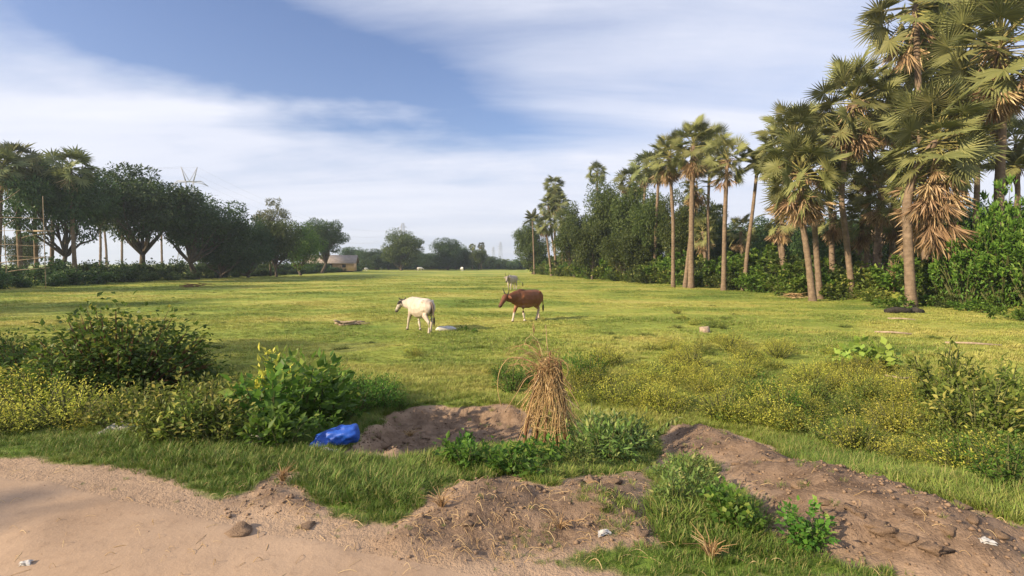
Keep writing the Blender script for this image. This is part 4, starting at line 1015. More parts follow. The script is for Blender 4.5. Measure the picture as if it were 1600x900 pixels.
def coat_brown(V, feet, nose, poll):
    c = np.tile(np.array([.20, .078, .033]), (len(V), 1))
    c = lerp(c, (.075, .028, .014), sstep(1.14, 1.26, V[:, 2]) * sstep(.15, .35, V[:, 0]) * .9)          # dark hump and neck crest
    c = lerp(c, (.30, .15, .085), sstep(.70, .60, V[:, 2]) * sstep(.5, .55, V[:, 2]) * .7)               # paler belly
    c = lerp(c, (.06, .022, .012), sstep(.62, .46, V[:, 2]) * sstep(.30, .36, V[:, 2]) * (V[:, 0] > 0) * (V[:, 1] > 0))   # one dark foreleg
    c = lerp(c, (.62, .54, .44), sstep(.40, .28, V[:, 2]))
    hind = (V[:, 0] < -.3); c = lerp(c, (.50, .38, .27), sstep(.55, .42, V[:, 2]) * hind * .8)
    d = np.linalg.norm(V - nose, axis=1); c = lerp(c, (.05, .022, .014), sstep(.16, .07, d))
    c = lerp(c, (.10, .035, .018), sstep(.55, .9, V[:, 0]) * .55 * sstep(.6, .8, V[:, 2]))
    return lerp(c, (.03, .025, .02), sstep(.05, .03, V[:, 2]))
def coat_white(V, feet, nose, poll):
    c = np.tile(np.array([.54, .465, .385]), (len(V), 1))
    c = lerp(c, (.42, .34, .28), sstep(.72, .58, V[:, 2]) * sstep(.45, .52, V[:, 2]) * .8)
    c = lerp(c, (.40, .36, .32), sstep(.75, .95, V[:, 0]) * sstep(.02, .09, np.abs(V[:, 1])) * .7)
    d = np.linalg.norm(V - nose, axis=1); c = lerp(c, (.10, .085, .075), sstep(.17, .08, d))
    d = np.linalg.norm(V - poll, axis=1); c = lerp(c, (.13, .11, .10), sstep(.13, .07, d))
    c = lerp(c, (.16, .11, .09), sstep(-.70, -.77, V[:, 0]) * sstep(.09, .03, np.abs(V[:, 1])))
    return lerp(c, (.05, .04, .035), sstep(.055, .035, V[:, 2]))
def coat_grey(V, feet, nose, poll):
    c = np.tile(np.array([.50, .43, .36]), (len(V), 1))
    c = lerp(c, (.27, .23, .20), sstep(.5, .8, V[:, 0]) * .7)
    d = np.linalg.norm(V - nose, axis=1); c = lerp(c, (.08, .07, .06), sstep(.18, .08, d))
    return lerp(c, (.30, .26, .22), sstep(.5, .3, V[:, 2]) * .3)
p = G(824, 501)
cow('brown humped bull with dark horns and white socks walking across the field', p, (-.70, -.71), 1.0, coat_brown, (-.16, .24, .22, -.20), (-.05, .20), .10, .27, None, tail_hang=(-.10, -.05))
p = G(657, 518)
cow('white cow with a dark halter walking away beside the white sack', p, (-.62, .78), .93, coat_white, (.30, -.20, -.22, .12), (.30, .20), .045, .10, True, belly=.02, tail_hang=(-.02, -.03))
p = G(800, 453)
cow('pale grey horned cow standing alone beyond the brown bull', p, (-.42, -.88), 1.02, coat_grey, (.04, -.05, .05, -.08), (.25, .12), .09, .30)
for i, (px, hd, s) in enumerate([(572, (.3, .9), .85), (656, (.8, .5), .95), (722, (-.4, .9), 1.0)]):
    p = G(px, 423.5)
    cow('tiny white cow grazing in front of the far hedge', p, hd, s, lambda V, f, n, q: np.tile(np.array([.78, .75, .70]), (len(V), 1)), (.05, -.05, .05, -.05), (.1, .42), .05, .0, group='white cattle by the far hedge')

# ------------------------------------------------------------------ roadside and meadow plants
W_BROAD = [shrub(400 + i, .34, .62, .105, 330, 'leaf_weed', .62, tip=.06, K=12, fold=.05) for i in range(4)]
W_FINE = [shrub(410 + i, .36, .55, .050, 900, 'leaf_weed', .45, tip=.05, K=26) for i in range(3)]
W_YEL = [shrub(420 + i, .40 + .05 * (i % 2), .34 + .06 * i, .030, 1700, 'leaf_yellow', .42, tip=.20 + .06 * (i % 2), K=36 + 6 * i) for i in range(4)]
W_GRN = [shrub(430 + i, .36, .42, .038, 1300, 'leaf_dull', .42, tip=.08, K=28) for i in range(3)]
W_DULL = [shrub(440 + i, .38, .66, .070, 760, 'leaf_dull', .46, tip=.14, K=26) for i in range(3)]
W_LOW = [shrub(450 + i, .24, .26, .075, 170, 'leaf_weed', .55, tip=.05, K=9) for i in range(3)]
W_WILT = [shrub(460 + i, .26, .50, .085, 420, 'leaf_wilt', .30, tip=.05, K=16, fold=-.06) for i in range(2)]
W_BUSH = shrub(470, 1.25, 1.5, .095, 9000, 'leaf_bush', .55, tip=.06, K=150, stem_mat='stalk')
W_PALE = [shrub(480 + i, .38, .5, .15, 170, 'leaf_pale', .85, tip=0, K=10, fold=.04) for i in range(2)]
def plant(meshes, px, py, s, label, group=None, name='weed_plant', cat='plant', sz=None):
    p = G(px, py); p.z -= .02
    return put(name, meshes, label, cat, p, rnd.uniform(0, 6.28), (s, s, s * (sz or 1)), group, SP)
plant(W_BUSH, 185, 634, 1.0, 'large dark leafy bush beside the road verge', name='roadside_bush', cat='bush')
plant(shrub(471, .55, .8, .10, 1500, 'leaf_bush', .55, tip=.05, K=30, stem_mat='stalk'), 275, 585, .9, 'dark side shoot leaning out of the large roadside bush', name='roadside_bush', cat='bush')
for px, py, s, sd_ in [(45, 612, .62, 0), (95, 640, .5, 1), (-30, 600, .7, 2), (262, 628, .5, 3)]:
    plant(W_BUSH, px, py, s, ['lower dark bush left of the large roadside bush', 'small dark bush in front of the large roadside bush', 'dark bush running out of the picture beside the yellow weeds', 'small dark bush between the large bush and the dull green weeds'][sd_], None, 'roadside_bush', 'bush')
for px, py, s in [(20, 645, 1.25), (60, 655, 1.1), (5, 610, 1.2), (110, 665, 1.0), (-40, 640, 1.2), (30, 675, .8), (150, 668, .8), (-30, 680, .9)]:
    plant(W_YEL[rnd.randrange(4)], px, py, s, 'yellow-green weed beside the large dark bush', 'yellow weeds by the dark bush')
for px, py, s in [(190, 672, .8), (225, 660, .9), (300, 650, 1.0), (335, 668, 1.0), (370, 655, 1.05), (265, 680, .95), (310, 690, .9), (350, 692, .85), (240, 692, .7), (385, 640, 1.0), (290, 625, 1.0), (340, 618, 1.0)]:
    plant(W_DULL[rnd.randrange(3)], px, py, s, 'dull green weed between the dark bush and the stone block', 'dull green roadside weeds')
plant(shrub(475, .22, .95, .09, 380, 'leaf_yellow', .35, tip=.25, K=12), 432, 662, 1.15, 'tallest weed with a yellow flowering top behind the broad-leaved weeds', name='weed_plant')
for px, py, s in [(425, 680, 1.25), (465, 672, 1.4), (500, 668, 1.4), (485, 655, 1.4), (445, 655, 1.35), (440, 700, .8), (400, 660, 1.0), (530, 660, 1.0), (480, 640, 1.1), (520, 640, 1.0), (450, 640, 1.0), (505, 690, .55), (415, 700, .6)]:
    plant(W_BROAD[rnd.randrange(4)], px, py, s, 'broad-leaved green weed beside the blue tarpaulin roll', 'broad-leaved weeds by the tarpaulin')
for px, py, s in [(555, 648, 1.0), (590, 640, 1.0), (575, 625, .9), (610, 628, .85), (545, 625, 1.0), (625, 640, .55), (525, 610, .9), (600, 610, .6)]:
    plant(W_FINE[rnd.randrange(3)], px, py, s, 'fine-leaved bright green weed at the rim of the dug pit', 'fine-leaved weeds by the pit')
for px, py, s in [(700, 722, 1.0), (740, 715, 1.0), (775, 728, 1.0), (810, 722, 1.1), (845, 730, 1.0), (725, 735, .9), (790, 738, .9), (870, 722, 1.0), (740, 700, .9), (830, 742, .8)]:
    plant(W_LOW[rnd.randrange(3)], px, py, s, 'low leafy weed at the foot of the dry stalk bundle', 'low weeds below the stalk bundle')
for px, py, s in [(915, 715, 1.0), (950, 722, 1.05), (985, 715, 1.0), (930, 695, 1.0), (965, 695, 1.1), (1000, 700, .8), (905, 730, .7)]:
    plant(W_WILT[rnd.randrange(2)], px, py, s, 'drooping pale green weed right of the dry stalk bundle', 'drooping weeds by the stalk bundle')
for px, py, s in [(1050, 790, .6), (1085, 775, .6), (1070, 745, .6), (1100, 755, .45), (1040, 755, .5), (1062, 768, .55), (1095, 735, .45)]:
    plant(W_WILT[rnd.randrange(2)], px, py, s, 'pulled wilting weed lying on the grass between the earth heaps', 'wilting weeds between the heaps')
for px, py, s in [(1140, 815, .42), (1158, 830, .42), (1125, 800, .4), (1258, 845, .42), (1262, 855, .3), (1150, 822, .35)]:
    plant(W_BROAD[rnd.randrange(4)], px, py, s, 'small broad-leaved weed on the grass below the earth bank', 'small weeds below the bank')
def in_poly(px, py, P):
    c = False
    for (ax, ay), (bx, by) in zip(P, P[1:] + P[:1]):
        if (ay > py) != (by > py) and px < (bx - ax) * (py - ay) / (by - ay) + ax: c = not c
    return c
def meadow_spot(px, py):
    if px < 985: return 'just right of the dry stalk bundle'
    if py < 575: return 'at the far edge of the rough patch, near the old stump' if px < 1230 else 'round the creeper mound'
    if py > (648 + (px - 1060) * .24): return 'close along the top of the earth bank'
    if px > 1440: return 'beyond the heap of grey branches'
    if px > 1290: return 'between the heap of grey branches and the earth bank'
    return 'in the middle of the rough patch behind the earth bank'
MEADOW = [(890, 610), (930, 570), (1010, 545), (1120, 530), (1260, 540), (1400, 580), (1500, 620), (1620, 640), (1620, 790), (1470, 745), (1330, 715), (1200, 672), (1060, 648), (900, 650)]
k = 0
while k < 240:
    px, py = rnd.uniform(880, 1625), rnd.uniform(525, 790)
    if not in_poly(px, py, MEADOW) or float(fbm(np.array([px / 62.]), np.array([py / 30.]), 2, 67)[0]) < -.11: continue
    k += 1
    g = 0.35 + max(0, (px - 1420) / 220) + 1.6 * float(fbm(np.array([px / 90.]), np.array([py / 55.]), 2, 66)[0]) + (py - 640) / 160
    w = meadow_spot(px, py); sz = rnd.uniform(.55, 1.1); ad = 'tall' if sz > .8 else 'low'
    if rnd.random() < .85 - g * .55: plant(W_YEL[rnd.randrange(4)], px, py, sz, ad + ' yellow-topped weed ' + w, ad + ' yellow weeds ' + w)
    else: plant((W_GRN + W_GRN + W_FINE[:1])[rnd.randrange(7)], px, py, sz * .9, ad + ' green weed ' + w, ad + ' green weeds ' + w)
for px, py, s in [(1350, 575, 1.3), (1372, 580, 1.1), (1330, 578, 1.0)]: plant(W_PALE[0], px, py, s, 'pale green large-leaved creeper mound in the sunlit meadow', 'creeper mound in the meadow')
for px, py, s in [(1572, 700, .8), (1600, 690, .9), (1550, 690, .6)]: plant(W_PALE[1], px, py, s, 'pale green round-leaved plant among the dark meadow weeds', 'round-leaved plants in the meadow')
for px, py, s in [(1470, 650, 1.5), (1490, 660, 1.4), (1480, 690, 1.2), (1560, 655, 1.2), (1530, 700, 1.3)]: plant((W_GRN + W_DULL)[rnd.randrange(6)], px, py, s, 'tall dark green weed clump near the heap of grey branches', 'tall dark weeds near the branches', sz=1.3)
for px, py, s in [(800, 612, 1.0), (825, 600, .8), (785, 595, .8), (900, 590, 1.0), (920, 600, 1.1)]: plant(W_FINE[rnd.randrange(3)], px, py, s, 'dark green weed just behind the dry stalk bundle', 'weeds behind the stalk bundle')
for px, py, s in [(645, 552, .55), (652, 556, .5), (770, 585, .5)]: plant(W_YEL[1], px, py, s, 'lone yellow weed in the shaded grass near the white cow', 'lone yellow weeds')
for px, py, s in [(724, 518, .6), (738, 520, .45)]: plant(W_LOW[0], px, py, s * 1.6, 'leafy weed beside the white sack in the field', 'weeds by the sack')
for px, py, s in [(1065, 500, .7), (1085, 508, .7), (1110, 512, .8), (1130, 514, .7), (1058, 490, .6)]: plant((W_YEL + W_GRN)[rnd.randrange(7)], px, py, s, 'weed clump round the old stump in the middle of the field', 'weeds round the stump')
k = 0
while k < 46:
    px, py = rnd.uniform(0, 1500), rnd.uniform(436, 560)
    if any(abs(px - a) < 70 and py < 525 for a in (655, 820)): continue
    k += 1; tz = 'towards the trees behind the white cow' if px < 740 else 'between the brown bull and the palms'; plant(W_GRN[rnd.randrange(3)], px, py, rnd.uniform(.5, .9), 'low green tussock in the grazed field ' + tz, 'tussocks in the field ' + tz, 'grass_tussock', 'plant', .4)

# ------------------------------------------------------------------ bundle of dry stalks
def bundle():
    b = G(856, 706); t = thing('stalk_bundle', 'upright bundle of tangled dry vines over leaning sticks', 'bundle', b, 0, (.92, .92, 1.0))
    r = np.random.RandomState(5); s = b.y / F
    for x0, x1, y0 in [(-.30, -.10, -.06), (-.06, .02, -.12), (.10, .10, .02), (.20, .14, -.05), (-.16, .05, .12)]:
        top = np.array([x1, .0, r.uniform(.85, 1.08)]); q = MB(); m = np.array([(x0 + x1) / 2 + r.normal(0, .015), y0 / 2, .5])
        q.tube([(x0, y0, -.08), m * .6 + np.array([x0, y0, 0]) * .4, m, top], [.020, .018, .016, .010], 7); part('stick', q.mesh('stick', M['stalk'], True), t)
    q = MB()
    for k in range(250):       # vines hanging from the tied neck
        a = r.uniform(0, 6.28); zt = r.uniform(.70, 1.0); zb = r.uniform(.08, .5) if r.rand() < .75 else r.uniform(.4, .75)
        rt, rb = r.uniform(.02, .09), r.uniform(.14, .38)
        n = 6; u = np.linspace(0, 1, n); rr = rt + (rb - rt) * u ** 1.1; aa = a + r.normal(0, .35) * u; z = zt + (zb - zt) * u
        P = np.stack([rr * np.cos(aa) + .02, rr * np.sin(aa) * .8, z], 1) + r.normal(0, .014, (n, 3)); q.tube(P, .0012 + .0045 * r.rand() ** 2, 4, r.rand(), cap=False)
    for k in range(120):       # cross-wound loops
        z = r.uniform(.25, .98); R = .10 + max(0, .85 - z) * .24; a0 = r.uniform(0, 6.28); n = 8; a = a0 + np.linspace(0, r.uniform(.8, 2.6), n)
        P = np.stack([R * np.cos(a) + .02, R * np.sin(a) * .8, z + r.normal(0, .10) * np.linspace(-1, 1, n)], 1) + r.normal(0, .012, (n, 3)); q.tube(P, r.uniform(.0018, .004), 4, r.rand(), cap=False)
    part('vine_tangle', q.mesh('vine_tangle', M['straw']), t)['kind'] = 'stuff'
    q = MB()
    for k in range(90):        # ragged nest of stems on top
        a = r.uniform(0, 6.28); c = np.array([r.normal(-.04, .10), r.normal(0, .08), r.uniform(.82, 1.02)]); n = 8; a = a + np.linspace(0, r.normal(0, 2.2), n); L = r.uniform(.10, .34)
        P = c + np.cumsum(np.stack([np.cos(a), np.sin(a), r.normal(.1, .5) * np.ones(n) - np.linspace(0, .8, n)], 1), 0) * L / n; q.tube(P, r.uniform(.0016, .0036), 4, r.rand() * .8, cap=False)
    part('vine_nest', q.mesh('vine_nest', M['straw']), t)['kind'] = 'stuff'
    for k in range(16):        # loose ends arching out of the top
        q = MB(); a = r.uniform(0, 6.28) if k > 14 else r.normal(3.1, .5); L = r.uniform(.15, .55); z0 = r.uniform(.78, 1.0); n = 9; u = np.linspace(0, 1, n)
        up = r.uniform(.05, .42); P = np.stack([.05 * np.cos(a) + L * u * math.cos(a), .05 * np.sin(a) + L * u * math.sin(a) * .8, z0 + up * np.sin(u * 2.2) - r.uniform(0, .5) * L * u ** 2.5], 1) + r.normal(0, .008, (n, 3))
        q.tube(P, np.linspace(.0042, .0014, n), 4, r.rand(), cap=False); part('loose_vine', q.mesh('loose_vine', M['straw']), t)
    for P in ([(-.05, 0, .88), (-.25, 0, 1.0), (-.45, 0, 1.02), (-.56, -.03, .88), (-.58, -.05, .68), (-.53, -.05, .50)], [(-.05, -.05, .85), (-.25, -.1, .82), (-.35, -.12, .66), (-.48, -.12, .48)]):
        q = MB(); u = np.linspace(0, 1, 18); k = np.linspace(0, 1, len(P)); PP = np.stack([np.interp(u, k, np.array(P)[:, i]) for i in range(3)], 1)
        for _ in range(3): PP[1:-1] = (PP[:-2] + PP[1:-1] * 2 + PP[2:]) / 4
        q.tube(PP, np.linspace(.006, .003, 18), 5, .7, cap=False); part('loose_vine', q.mesh('loose_vine', M['straw']), t)
bundle()

# ------------------------------------------------------------------ things lying about
def lumpy(mb, R, seg=14, rings=9, seed=0, amp=.18, power=2.0):
    r = np.random.RandomState(seed); ph = r.rand(6) * 6.28
    V = []
    for i in range(1, rings):
        th = math.pi * i / rings
        for k in range(seg):
            a = 2 * math.pi * k / seg; d = np.array([math.sin(th) * math.cos(a), math.sin(th) * math.sin(a), math.cos(th)])
            f = 1 + amp * (math.sin(3 * d[0] * 2 + ph[0]) + math.sin(4 * d[1] + ph[1]) * .8 + math.sin(5 * d[2] + 3 * d[0] + ph[2]) * .7 + r.normal(0, .25)) * .5; V.append(d * f)
    V += [np.array([0, 0, 1.]), np.array([0, 0, -1.])]; V = np.array(V) * np.array(R); n = rings - 1; Q, T = [], []
    for i in range(n - 1):
        for k in range(seg): Q.append((i * seg + k, (i + 1) * seg + k, (i + 1) * seg + (k + 1) % seg, i * seg + (k + 1) % seg))
    for k in range(seg): T += [(n * seg, k, (k + 1) % seg), (n * seg + 1, (n - 1) * seg + (k + 1) % seg, (n - 1) * seg + k)]
    mb.add(V, Q, T)
def tarp():
    b = G(528, 702); b.z += .0
    a = at_depth(494, 693, b.y) - b; c = at_depth(560, 678, b.y + .05) - b
    t = thing('tarpaulin_roll', 'crumpled roll of bright blue tarpaulin lying in the weeds', 'tarpaulin', b)
    r = np.random.RandomState(2); n, seg = 26, 30; V = []
    A, C = np.array(a), np.array(c); ax = (C - A) / np.linalg.norm(C - A); s = np.cross(ax, (0, 0, 1.)); s /= np.linalg.norm(s); u = np.cross(s, ax)
    for i in range(n):
        f = i / (n - 1); R = .078 * (1 - .25 * abs(2 * f - 1) ** 3) * (.9 + .25 * f)
        if i in (0, n - 1): R *= .8
        for k in range(seg):
            g = 2 * math.pi * k / seg; fold = 1 + .10 * math.sin(5 * g + 9 * f) + .07 * math.sin(9 * g - 14 * f + 1) + .045 * math.sin(17 * f + 2 * g) + r.normal(0, .012)
            V.append(A + (C - A) * f + (s * math.cos(g) * 1.1 + u * math.sin(g)) * R * fold + np.array([0, 0, .02]))
    Q = [(i * seg + k, i * seg + (k + 1) % seg, (i + 1) * seg + (k + 1) % seg, (i + 1) * seg + k) for i in range(n - 1) for k in range(seg)]
    V += [A + ax * .02 + np.array([0, 0, .01]), C - ax * .03]; e = n * seg; T = [(e, (k + 1) % seg, k) for k in range(seg)] + [(e + 1, (n - 1) * seg + k, (n - 1) * seg + (k + 1) % seg) for k in range(seg)]
    q = MB(); q.add(V, Q, T); part('roll', q.mesh('roll', M['tarp'], True), t)
    q = MB(); R0 = A + np.array([0, -.02, 0]); q.add([R0 + (-.02, -.06, .03), R0 + (.10, -.11, .0), R0 + (.16, -.05, .05), R0 + (.05, .0, .09), R0 + (-.05, -.10, -.02), R0 + (.04, -.16, -.03)], [(0, 1, 2, 3), (4, 5, 1, 0)]); part('loose_flap', q.mesh('loose_flap', M['tarp'], True), t)
tarp()
def sheet(px, py, w, d, h, label, seed, rz=0., mat='sheet', name='plastic_sheet', cat='litter'):
    r = np.random.RandomState(seed); n = 9; b = G(px, py); V = []
    for j in range(n):
        for i in range(n):
            u, v = i / (n - 1) - .5, j / (n - 1) - .5; x = w * u * (1 + .25 * math.sin(3 * v + seed)); y = d * v * (1 + .3 * math.cos(4 * u + seed))
            V.append((x, y, h * (1 - 2.6 * (u * u + v * v)) * (.7 + .3 * math.sin(9 * u + 5 * v + seed)) + h * .25 * r.normal() * .5 + .015))
    V = np.array(V); V2 = V - np.array([0, 0, .012]); Q = [(j * n + i, j * n + i + 1, (j + 1) * n + i + 1, (j + 1) * n + i) for j in range(n - 1) for i in range(n - 1)]
    q = MB(); q.add(V, Q); q.add(V2, [a[::-1] for a in Q]); solo(name, q.mesh(name, M[mat], True), label, cat, b, rz)
sheet(190, 676, .34, .16, .09, 'crumpled white plastic sheet below the large dark bush', 1, .5)
sheet(512, 708, .16, .07, .03, 'white paper scrap under the blue tarpaulin roll', 2)
sheet(943, 838, .07, .04, .02, 'torn white plastic scrap on the earth mound', 3, .3)
sheet(1538, 862, .07, .05, .015, 'flattened white plastic scrap on the bare earth bank', 4)
sheet(40, 878, .07, .03, .012, 'curled pale leaf litter lying on the dirt road', 5, .2)
b = G(698, 516); q = MB(); lumpy(q, (.36, .2, .10), 18, 10, 4, .16); solo('white_sack', q.mesh('white_sack', M['sheet'], True), 'full white sack lying in the grass behind the white cow', 'sack', b + Vector((0, 0, .05)), .12)
b = G(400, 697); t = thing('stone_block', 'squarish grey stone block at the edge of the weeds', 'stone', b, .3); q = MB(); lumpy(q, (.09, .08, .12), 10, 7, 9, .10); part('block', q.mesh('block', M['stone']), t)
def branches(px, py, n, L, R, label, seed, mat='wood', spread=.5, rad=.02, name='branch_heap', lift=.12):
    r = np.random.RandomState(seed); b = G(px, py); t = thing(name, label, 'wood', b)
    for k in range(n):
        a = r.normal(0, spread); l = L * r.uniform(.45, 1.1); o = r.normal(0, R, 2); z = r.uniform(.01, lift); tilt = r.normal(0, .12); m = 6; u = np.linspace(-.5, .5, m)
        P = np.stack([o[0] + u * l * math.cos(a), o[1] + u * l * math.sin(a), z + u * l * tilt + .02], 1) + r.normal(0, .012 * L, (m, 3)); P[:, 2] = np.maximum(P[:, 2], .005)
        q = MB(); q.tube(P, np.linspace(1, .5, m) * rad * r.uniform(.5, 1.3), 6, r.rand()); part('branch', q.mesh('branch', M[mat], True), t)
branches(548, 508, 14, .85, .10, 'small pile of grey dead wood in the shaded grass', 1, rad=.045, spread=.35)
branches(1425, 607, 10, .62, .09, 'heap of bleached grey branches among the meadow weeds', 2, rad=.018, spread=.5, lift=.16)
branches(1240, 467, 40, .9, .30, 'round heap of dry brown palm litter at the field edge', 3, 'straw', 3, .02, 'litter_heap', .35)
branches(1135, 446, 46, 1.9, .55, 'long heap of fallen brown palm fronds below the leaning palm', 4, 'stalk', .5, .028, 'litter_heap', .55)
branches(1258, 432, 30, 1.3, .35, 'reddish brush pile against the leaning palm trunk', 5, 'stalk', 1.2, .03, 'brush_pile', .9)
branches(302, 449, 24, 1.6, .5, 'dark low heap of cut brush in the left of the field', 6, 'stalk', 1.0, .03, 'brush_pile', .3)
b = G(1404, 490); q = MB(); q.tube([(-.55, 0, .10), (-.2, .03, .16), (.2, 0, .15), (.5, -.05, .12)], [.10, .14, .13, .09], 9); solo('charred_log', q.mesh('charred_log', M['char'], True), 'charred black log in the grass before the palms', 'wood', b, -.1)
b = G(1432, 490); q = MB(); lumpy(q, (.26, .2, .2), 9, 6, 14, .3); solo('charred_stump', q.mesh('charred_stump', M['char']), 'small black charred stump beside the charred log', 'wood', b + Vector((0, 0, .08)))
b = G(1102, 520); q = MB(); lumpy(q, (.18, .14, .15), 9, 7, 15, .35); solo('tree_stump', q.mesh('tree_stump', M['wood']), 'old grey stump in the middle of the sunlit field', 'wood', b + Vector((0, 0, .05)))
for px, py, L in [(1520, 540, 1.1), (1408, 500, .7), (1395, 522, .8)]:
    b = G(px, py); q = MB(); q.tube([(-L / 2, .25, .04), (0, 0, .06), (L / 2, -.25, .04)], [.03, .035, .025], 6); solo('fallen_pole', q.mesh('fallen_pole', M['wood'], True), 'pale weathered pole lying flat in the sunlit grass', 'wood', b, 0, 1, 'poles lying in the field')
def dry_plant(px, py, h, label, n=26, spread=.2, seed=0):
    r = np.random.RandomState(seed); b = G(px, py); t = thing('dry_plant', label, 'plant', b); q = MB()
    for k in range(n):
        a = r.uniform(0, 6.28); l = h * r.uniform(.4, 1.1); e = r.uniform(.1, 1.) * spread * 2
        q.tube([(0, 0, -.02), (math.cos(a) * e * l * .4, math.sin(a) * e * l * .4, l * .6), (math.cos(a) * e * l, math.sin(a) * e * l, l * r.uniform(.7, 1.))], [.010 * h + .0015, .007 * h + .001, .001], 4, r.rand(), cap=False)
    part('dry_stalks', q.mesh('dry_stalks', M['straw']), t)['kind'] = 'stuff'
dry_plant(1397, 456, 2.2, 'tall bleached dry plant beside the ragged palm trunk', 24, .16, 1)
dry_plant(1112, 872, .16, 'pale dry grass tuft in the green grass below the bank', 46, .6, 2)
dry_plant(442, 752, .13, 'pale dry grass tuft on the small earth spur', 40, .6, 3)
dry_plant(875, 818, .10, 'pale dry root tuft on the earth mound', 40, .9, 4)
dry_plant(834, 522, .42, 'dry straw-coloured weed standing before the brown bull', 20, .2, 5)
dry_plant(640, 684, .10, 'dry straw tuft on the floor of the dug pit', 50, 1.0, 7)
dry_plant(690, 800, .10, 'pale dry grass tuft where the mound meets the green verge', 40, .9, 6)
def fallen_weed():
    """long wilted stem leaning across the start of the earth bank"""
    a = G(1008, 700); t = thing('fallen_weed', 'long wilted weed stem with drooping leaves leaning over the bank', 'plant', a); e = at_depth(1058, 652, a.y) - a
    r = np.random.RandomState(6); u = np.linspace(0, 1, 9)[:, None]; P = np.array(e) * u; P[:, 2] += .06 * np.sin(u.ravel() * 3)
    q = MB(); q.tube(P, np.linspace(.008, .003, 9), 5); part('stem', q.mesh('stem', M['stem']), t); q = MB(); n = 70
    k = r.rand(n); B = np.array(e) * k[:, None]; B[:, 2] += .06 * np.sin(k * 3); D = r.normal(0, .4, (n, 3)); D[:, 2] -= .9
    q.leaves(B, D, r.normal(0, 1, (n, 3)), r.uniform(.05, .10, n), .022, r.rand(n), -.05); part('foliage', q.mesh('foliage', M['leaf_wilt']), t)
fallen_weed()
# clods and stones on the bare earth
CLOD = []
for i in range(7):
    q = MB(); lumpy(q, (1, .8, .5), 9, 7, 40 + i, .55); CLOD.append(q.mesh('earth_clod', M['clod']))
BIG = [(1248, 760, .055), (1200, 715, .06), (1222, 722, .05), (1290, 784, .035), (1180, 742, .04), (1300, 800, .03), (1374, 822, .05), (1385, 830, .04), (1395, 852, .038), (1420, 842, .04), (1500, 800, .035), (1520, 820, .04), (1205, 800, .035), (1228, 835, .03), (1545, 800, .03), (1330, 790, .03), (1345, 805, .028), (1120, 690, .04), (1090, 700, .035), (375, 830, .05), (480, 822, .035), (925, 757, .05), (900, 760, .04), (962, 760, .045), (975, 790, .04), (985, 810, .035), (1000, 838, .035), (1010, 852, .03), (955, 775, .035), (940, 800, .03), (840, 770, .035), (730, 822, .03), (655, 770, .05), (640, 690, .06), (665, 690, .05), (700, 680, .045), (600, 705, .045), (625, 708, .05), (590, 688, .045), (730, 690, .04), (770, 680, .04), (650, 672, .05), (1440, 800, .035), (1460, 860, .04), (1560, 840, .035), (1480, 830, .03), (1150, 725, .04), (1410, 790, .03)]
for i, (px, py, s) in enumerate(BIG):
    s *= 1.3
    p = G(px, py); where = 'in the dug pit' if 560 < px < 840 and py < 715 else 'on the long earth bank' if px > 1040 else 'on the earth mound by the road' if px > 640 else 'on the dirt road'
    solo('earth_clod', CLOD[i % 7], 'lump of dried brown earth ' + where, 'clod', p + Vector((0, 0, s * .05)), rnd.uniform(0, 6), (s * rnd.uniform(.7, 1.3), s * rnd.uniform(.7, 1.2), s * rnd.uniform(.6, 1.1)), 'earth lumps ' + where)
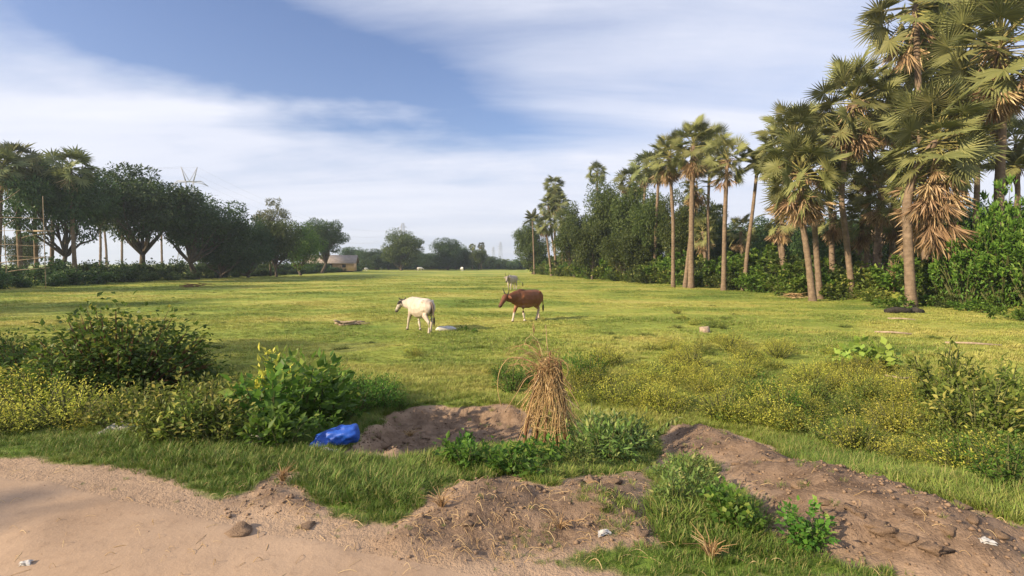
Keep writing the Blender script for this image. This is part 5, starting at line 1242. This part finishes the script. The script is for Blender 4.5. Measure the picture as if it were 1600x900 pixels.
def rubble():
    r = np.random.RandomState(12); q = MB(); X, Y, S = [], [], []
    n = 60000; x = r.uniform(-4.5, 5.0, n); y = r.uniform(2.2, 8.5, n); mk = masks(x, y); m = np.maximum.reduce([mk['pit'], mk['berm'], mk['mound'], mk['spur']])
    cl = fbm(x * 2.5, y * 2.5, 3, 19)
    keep = ((m > 0) & (r.rand(n) < .40 + cl * .9)) | ((m < 0) & (y < road_edge(x)) & (r.rand(n) < .04))
    x, y, m = x[keep], y[keep], m[keep]; z = HH(x, y); s = .0035 + .016 * r.rand(len(x)) ** 4 * (m > 0) + .004 * r.rand(len(x))
    base = np.array([(1, 0, 0), (-1, 0, 0), (0, 1, 0), (0, -1, 0), (0, 0, .7), (0, 0, -.7)]); F8 = np.array([(4, 0, 2), (4, 2, 1), (4, 1, 3), (4, 3, 0), (5, 2, 0), (5, 1, 2), (5, 3, 1), (5, 0, 3)])
    N = len(x); V = base[None] * r.uniform(.6, 1.3, (N, 6, 1)) * s[:, None, None]; a = r.rand(N) * 6.28; c, sn = np.cos(a)[:, None], np.sin(a)[:, None]
    V = np.stack([V[..., 0] * c - V[..., 1] * sn, V[..., 0] * sn + V[..., 1] * c, V[..., 2]], -1) + np.stack([x, y, z + s * .25], 1)[:, None]
    q.add(V.reshape(-1, 3), None, (F8[None] + np.arange(N)[:, None, None] * 6).reshape(-1, 3))
    solo('earth_crumbs', q.mesh('earth_crumbs', M['clod']), 'loose crumbs of earth strewn over the dug heaps and road', 'earth', kind='stuff')
    q = MB(); k = 0                                             # straw and root threads on the bare earth
    while k < 700:
        px, py = (r.uniform(640, 1030), r.uniform(740, 880)) if r.rand() < .5 else (r.uniform(0, 700), r.uniform(735, 900)) if r.rand() < .35 else (r.uniform(1000, 1600), r.uniform(670, 890)) if r.rand() < .6 else (r.uniform(330, 560), r.uniform(735, 830))
        x0, y0 = raymarch(H0, px, py); k += 1; L = r.uniform(.03, .13); a = r.uniform(0, 6.28); n = 6; cur = r.normal(0, 4.5); u = np.linspace(0, L, n); aa = a + cur * u
        xs = x0 + np.cumsum(np.cos(aa)) * L / n; ys = y0 + np.cumsum(np.sin(aa)) * L / n; z = HH(xs, ys) + .004 + r.uniform(0, .03) * np.sin(np.linspace(0, 3.14, n))
        q.tube(np.stack([xs, ys, z], 1), r.uniform(.0007, .0017), 4, r.uniform(.5, 1), cap=False)
    solo('straw_litter', q.mesh('straw_litter', M['straw']), 'pale straw and root threads scattered over the bare earth', 'straw', kind='stuff')
rubble()

# ------------------------------------------------------------------ air
def haze():
    m, nt = newmat('hazy_air'); o = nt.nodes.new('ShaderNodeOutputMaterial'); v = nt.nodes.new('ShaderNodeVolumePrincipled')
    v.inputs['Color'].default_value = (0.74, 0.87, 1.0, 1); v.inputs['Density'].default_value = 0.00045; v.inputs['Anisotropy'].default_value = 0.2
    nt.links.new(v.outputs[0], o.inputs['Volume'])
    q = MB(); q.box((0, 0, 29), (4100, 4100, 66)); solo('haze', q.mesh('haze', m), 'thin pale haze over the fields', 'haze', kind='stuff')
haze()
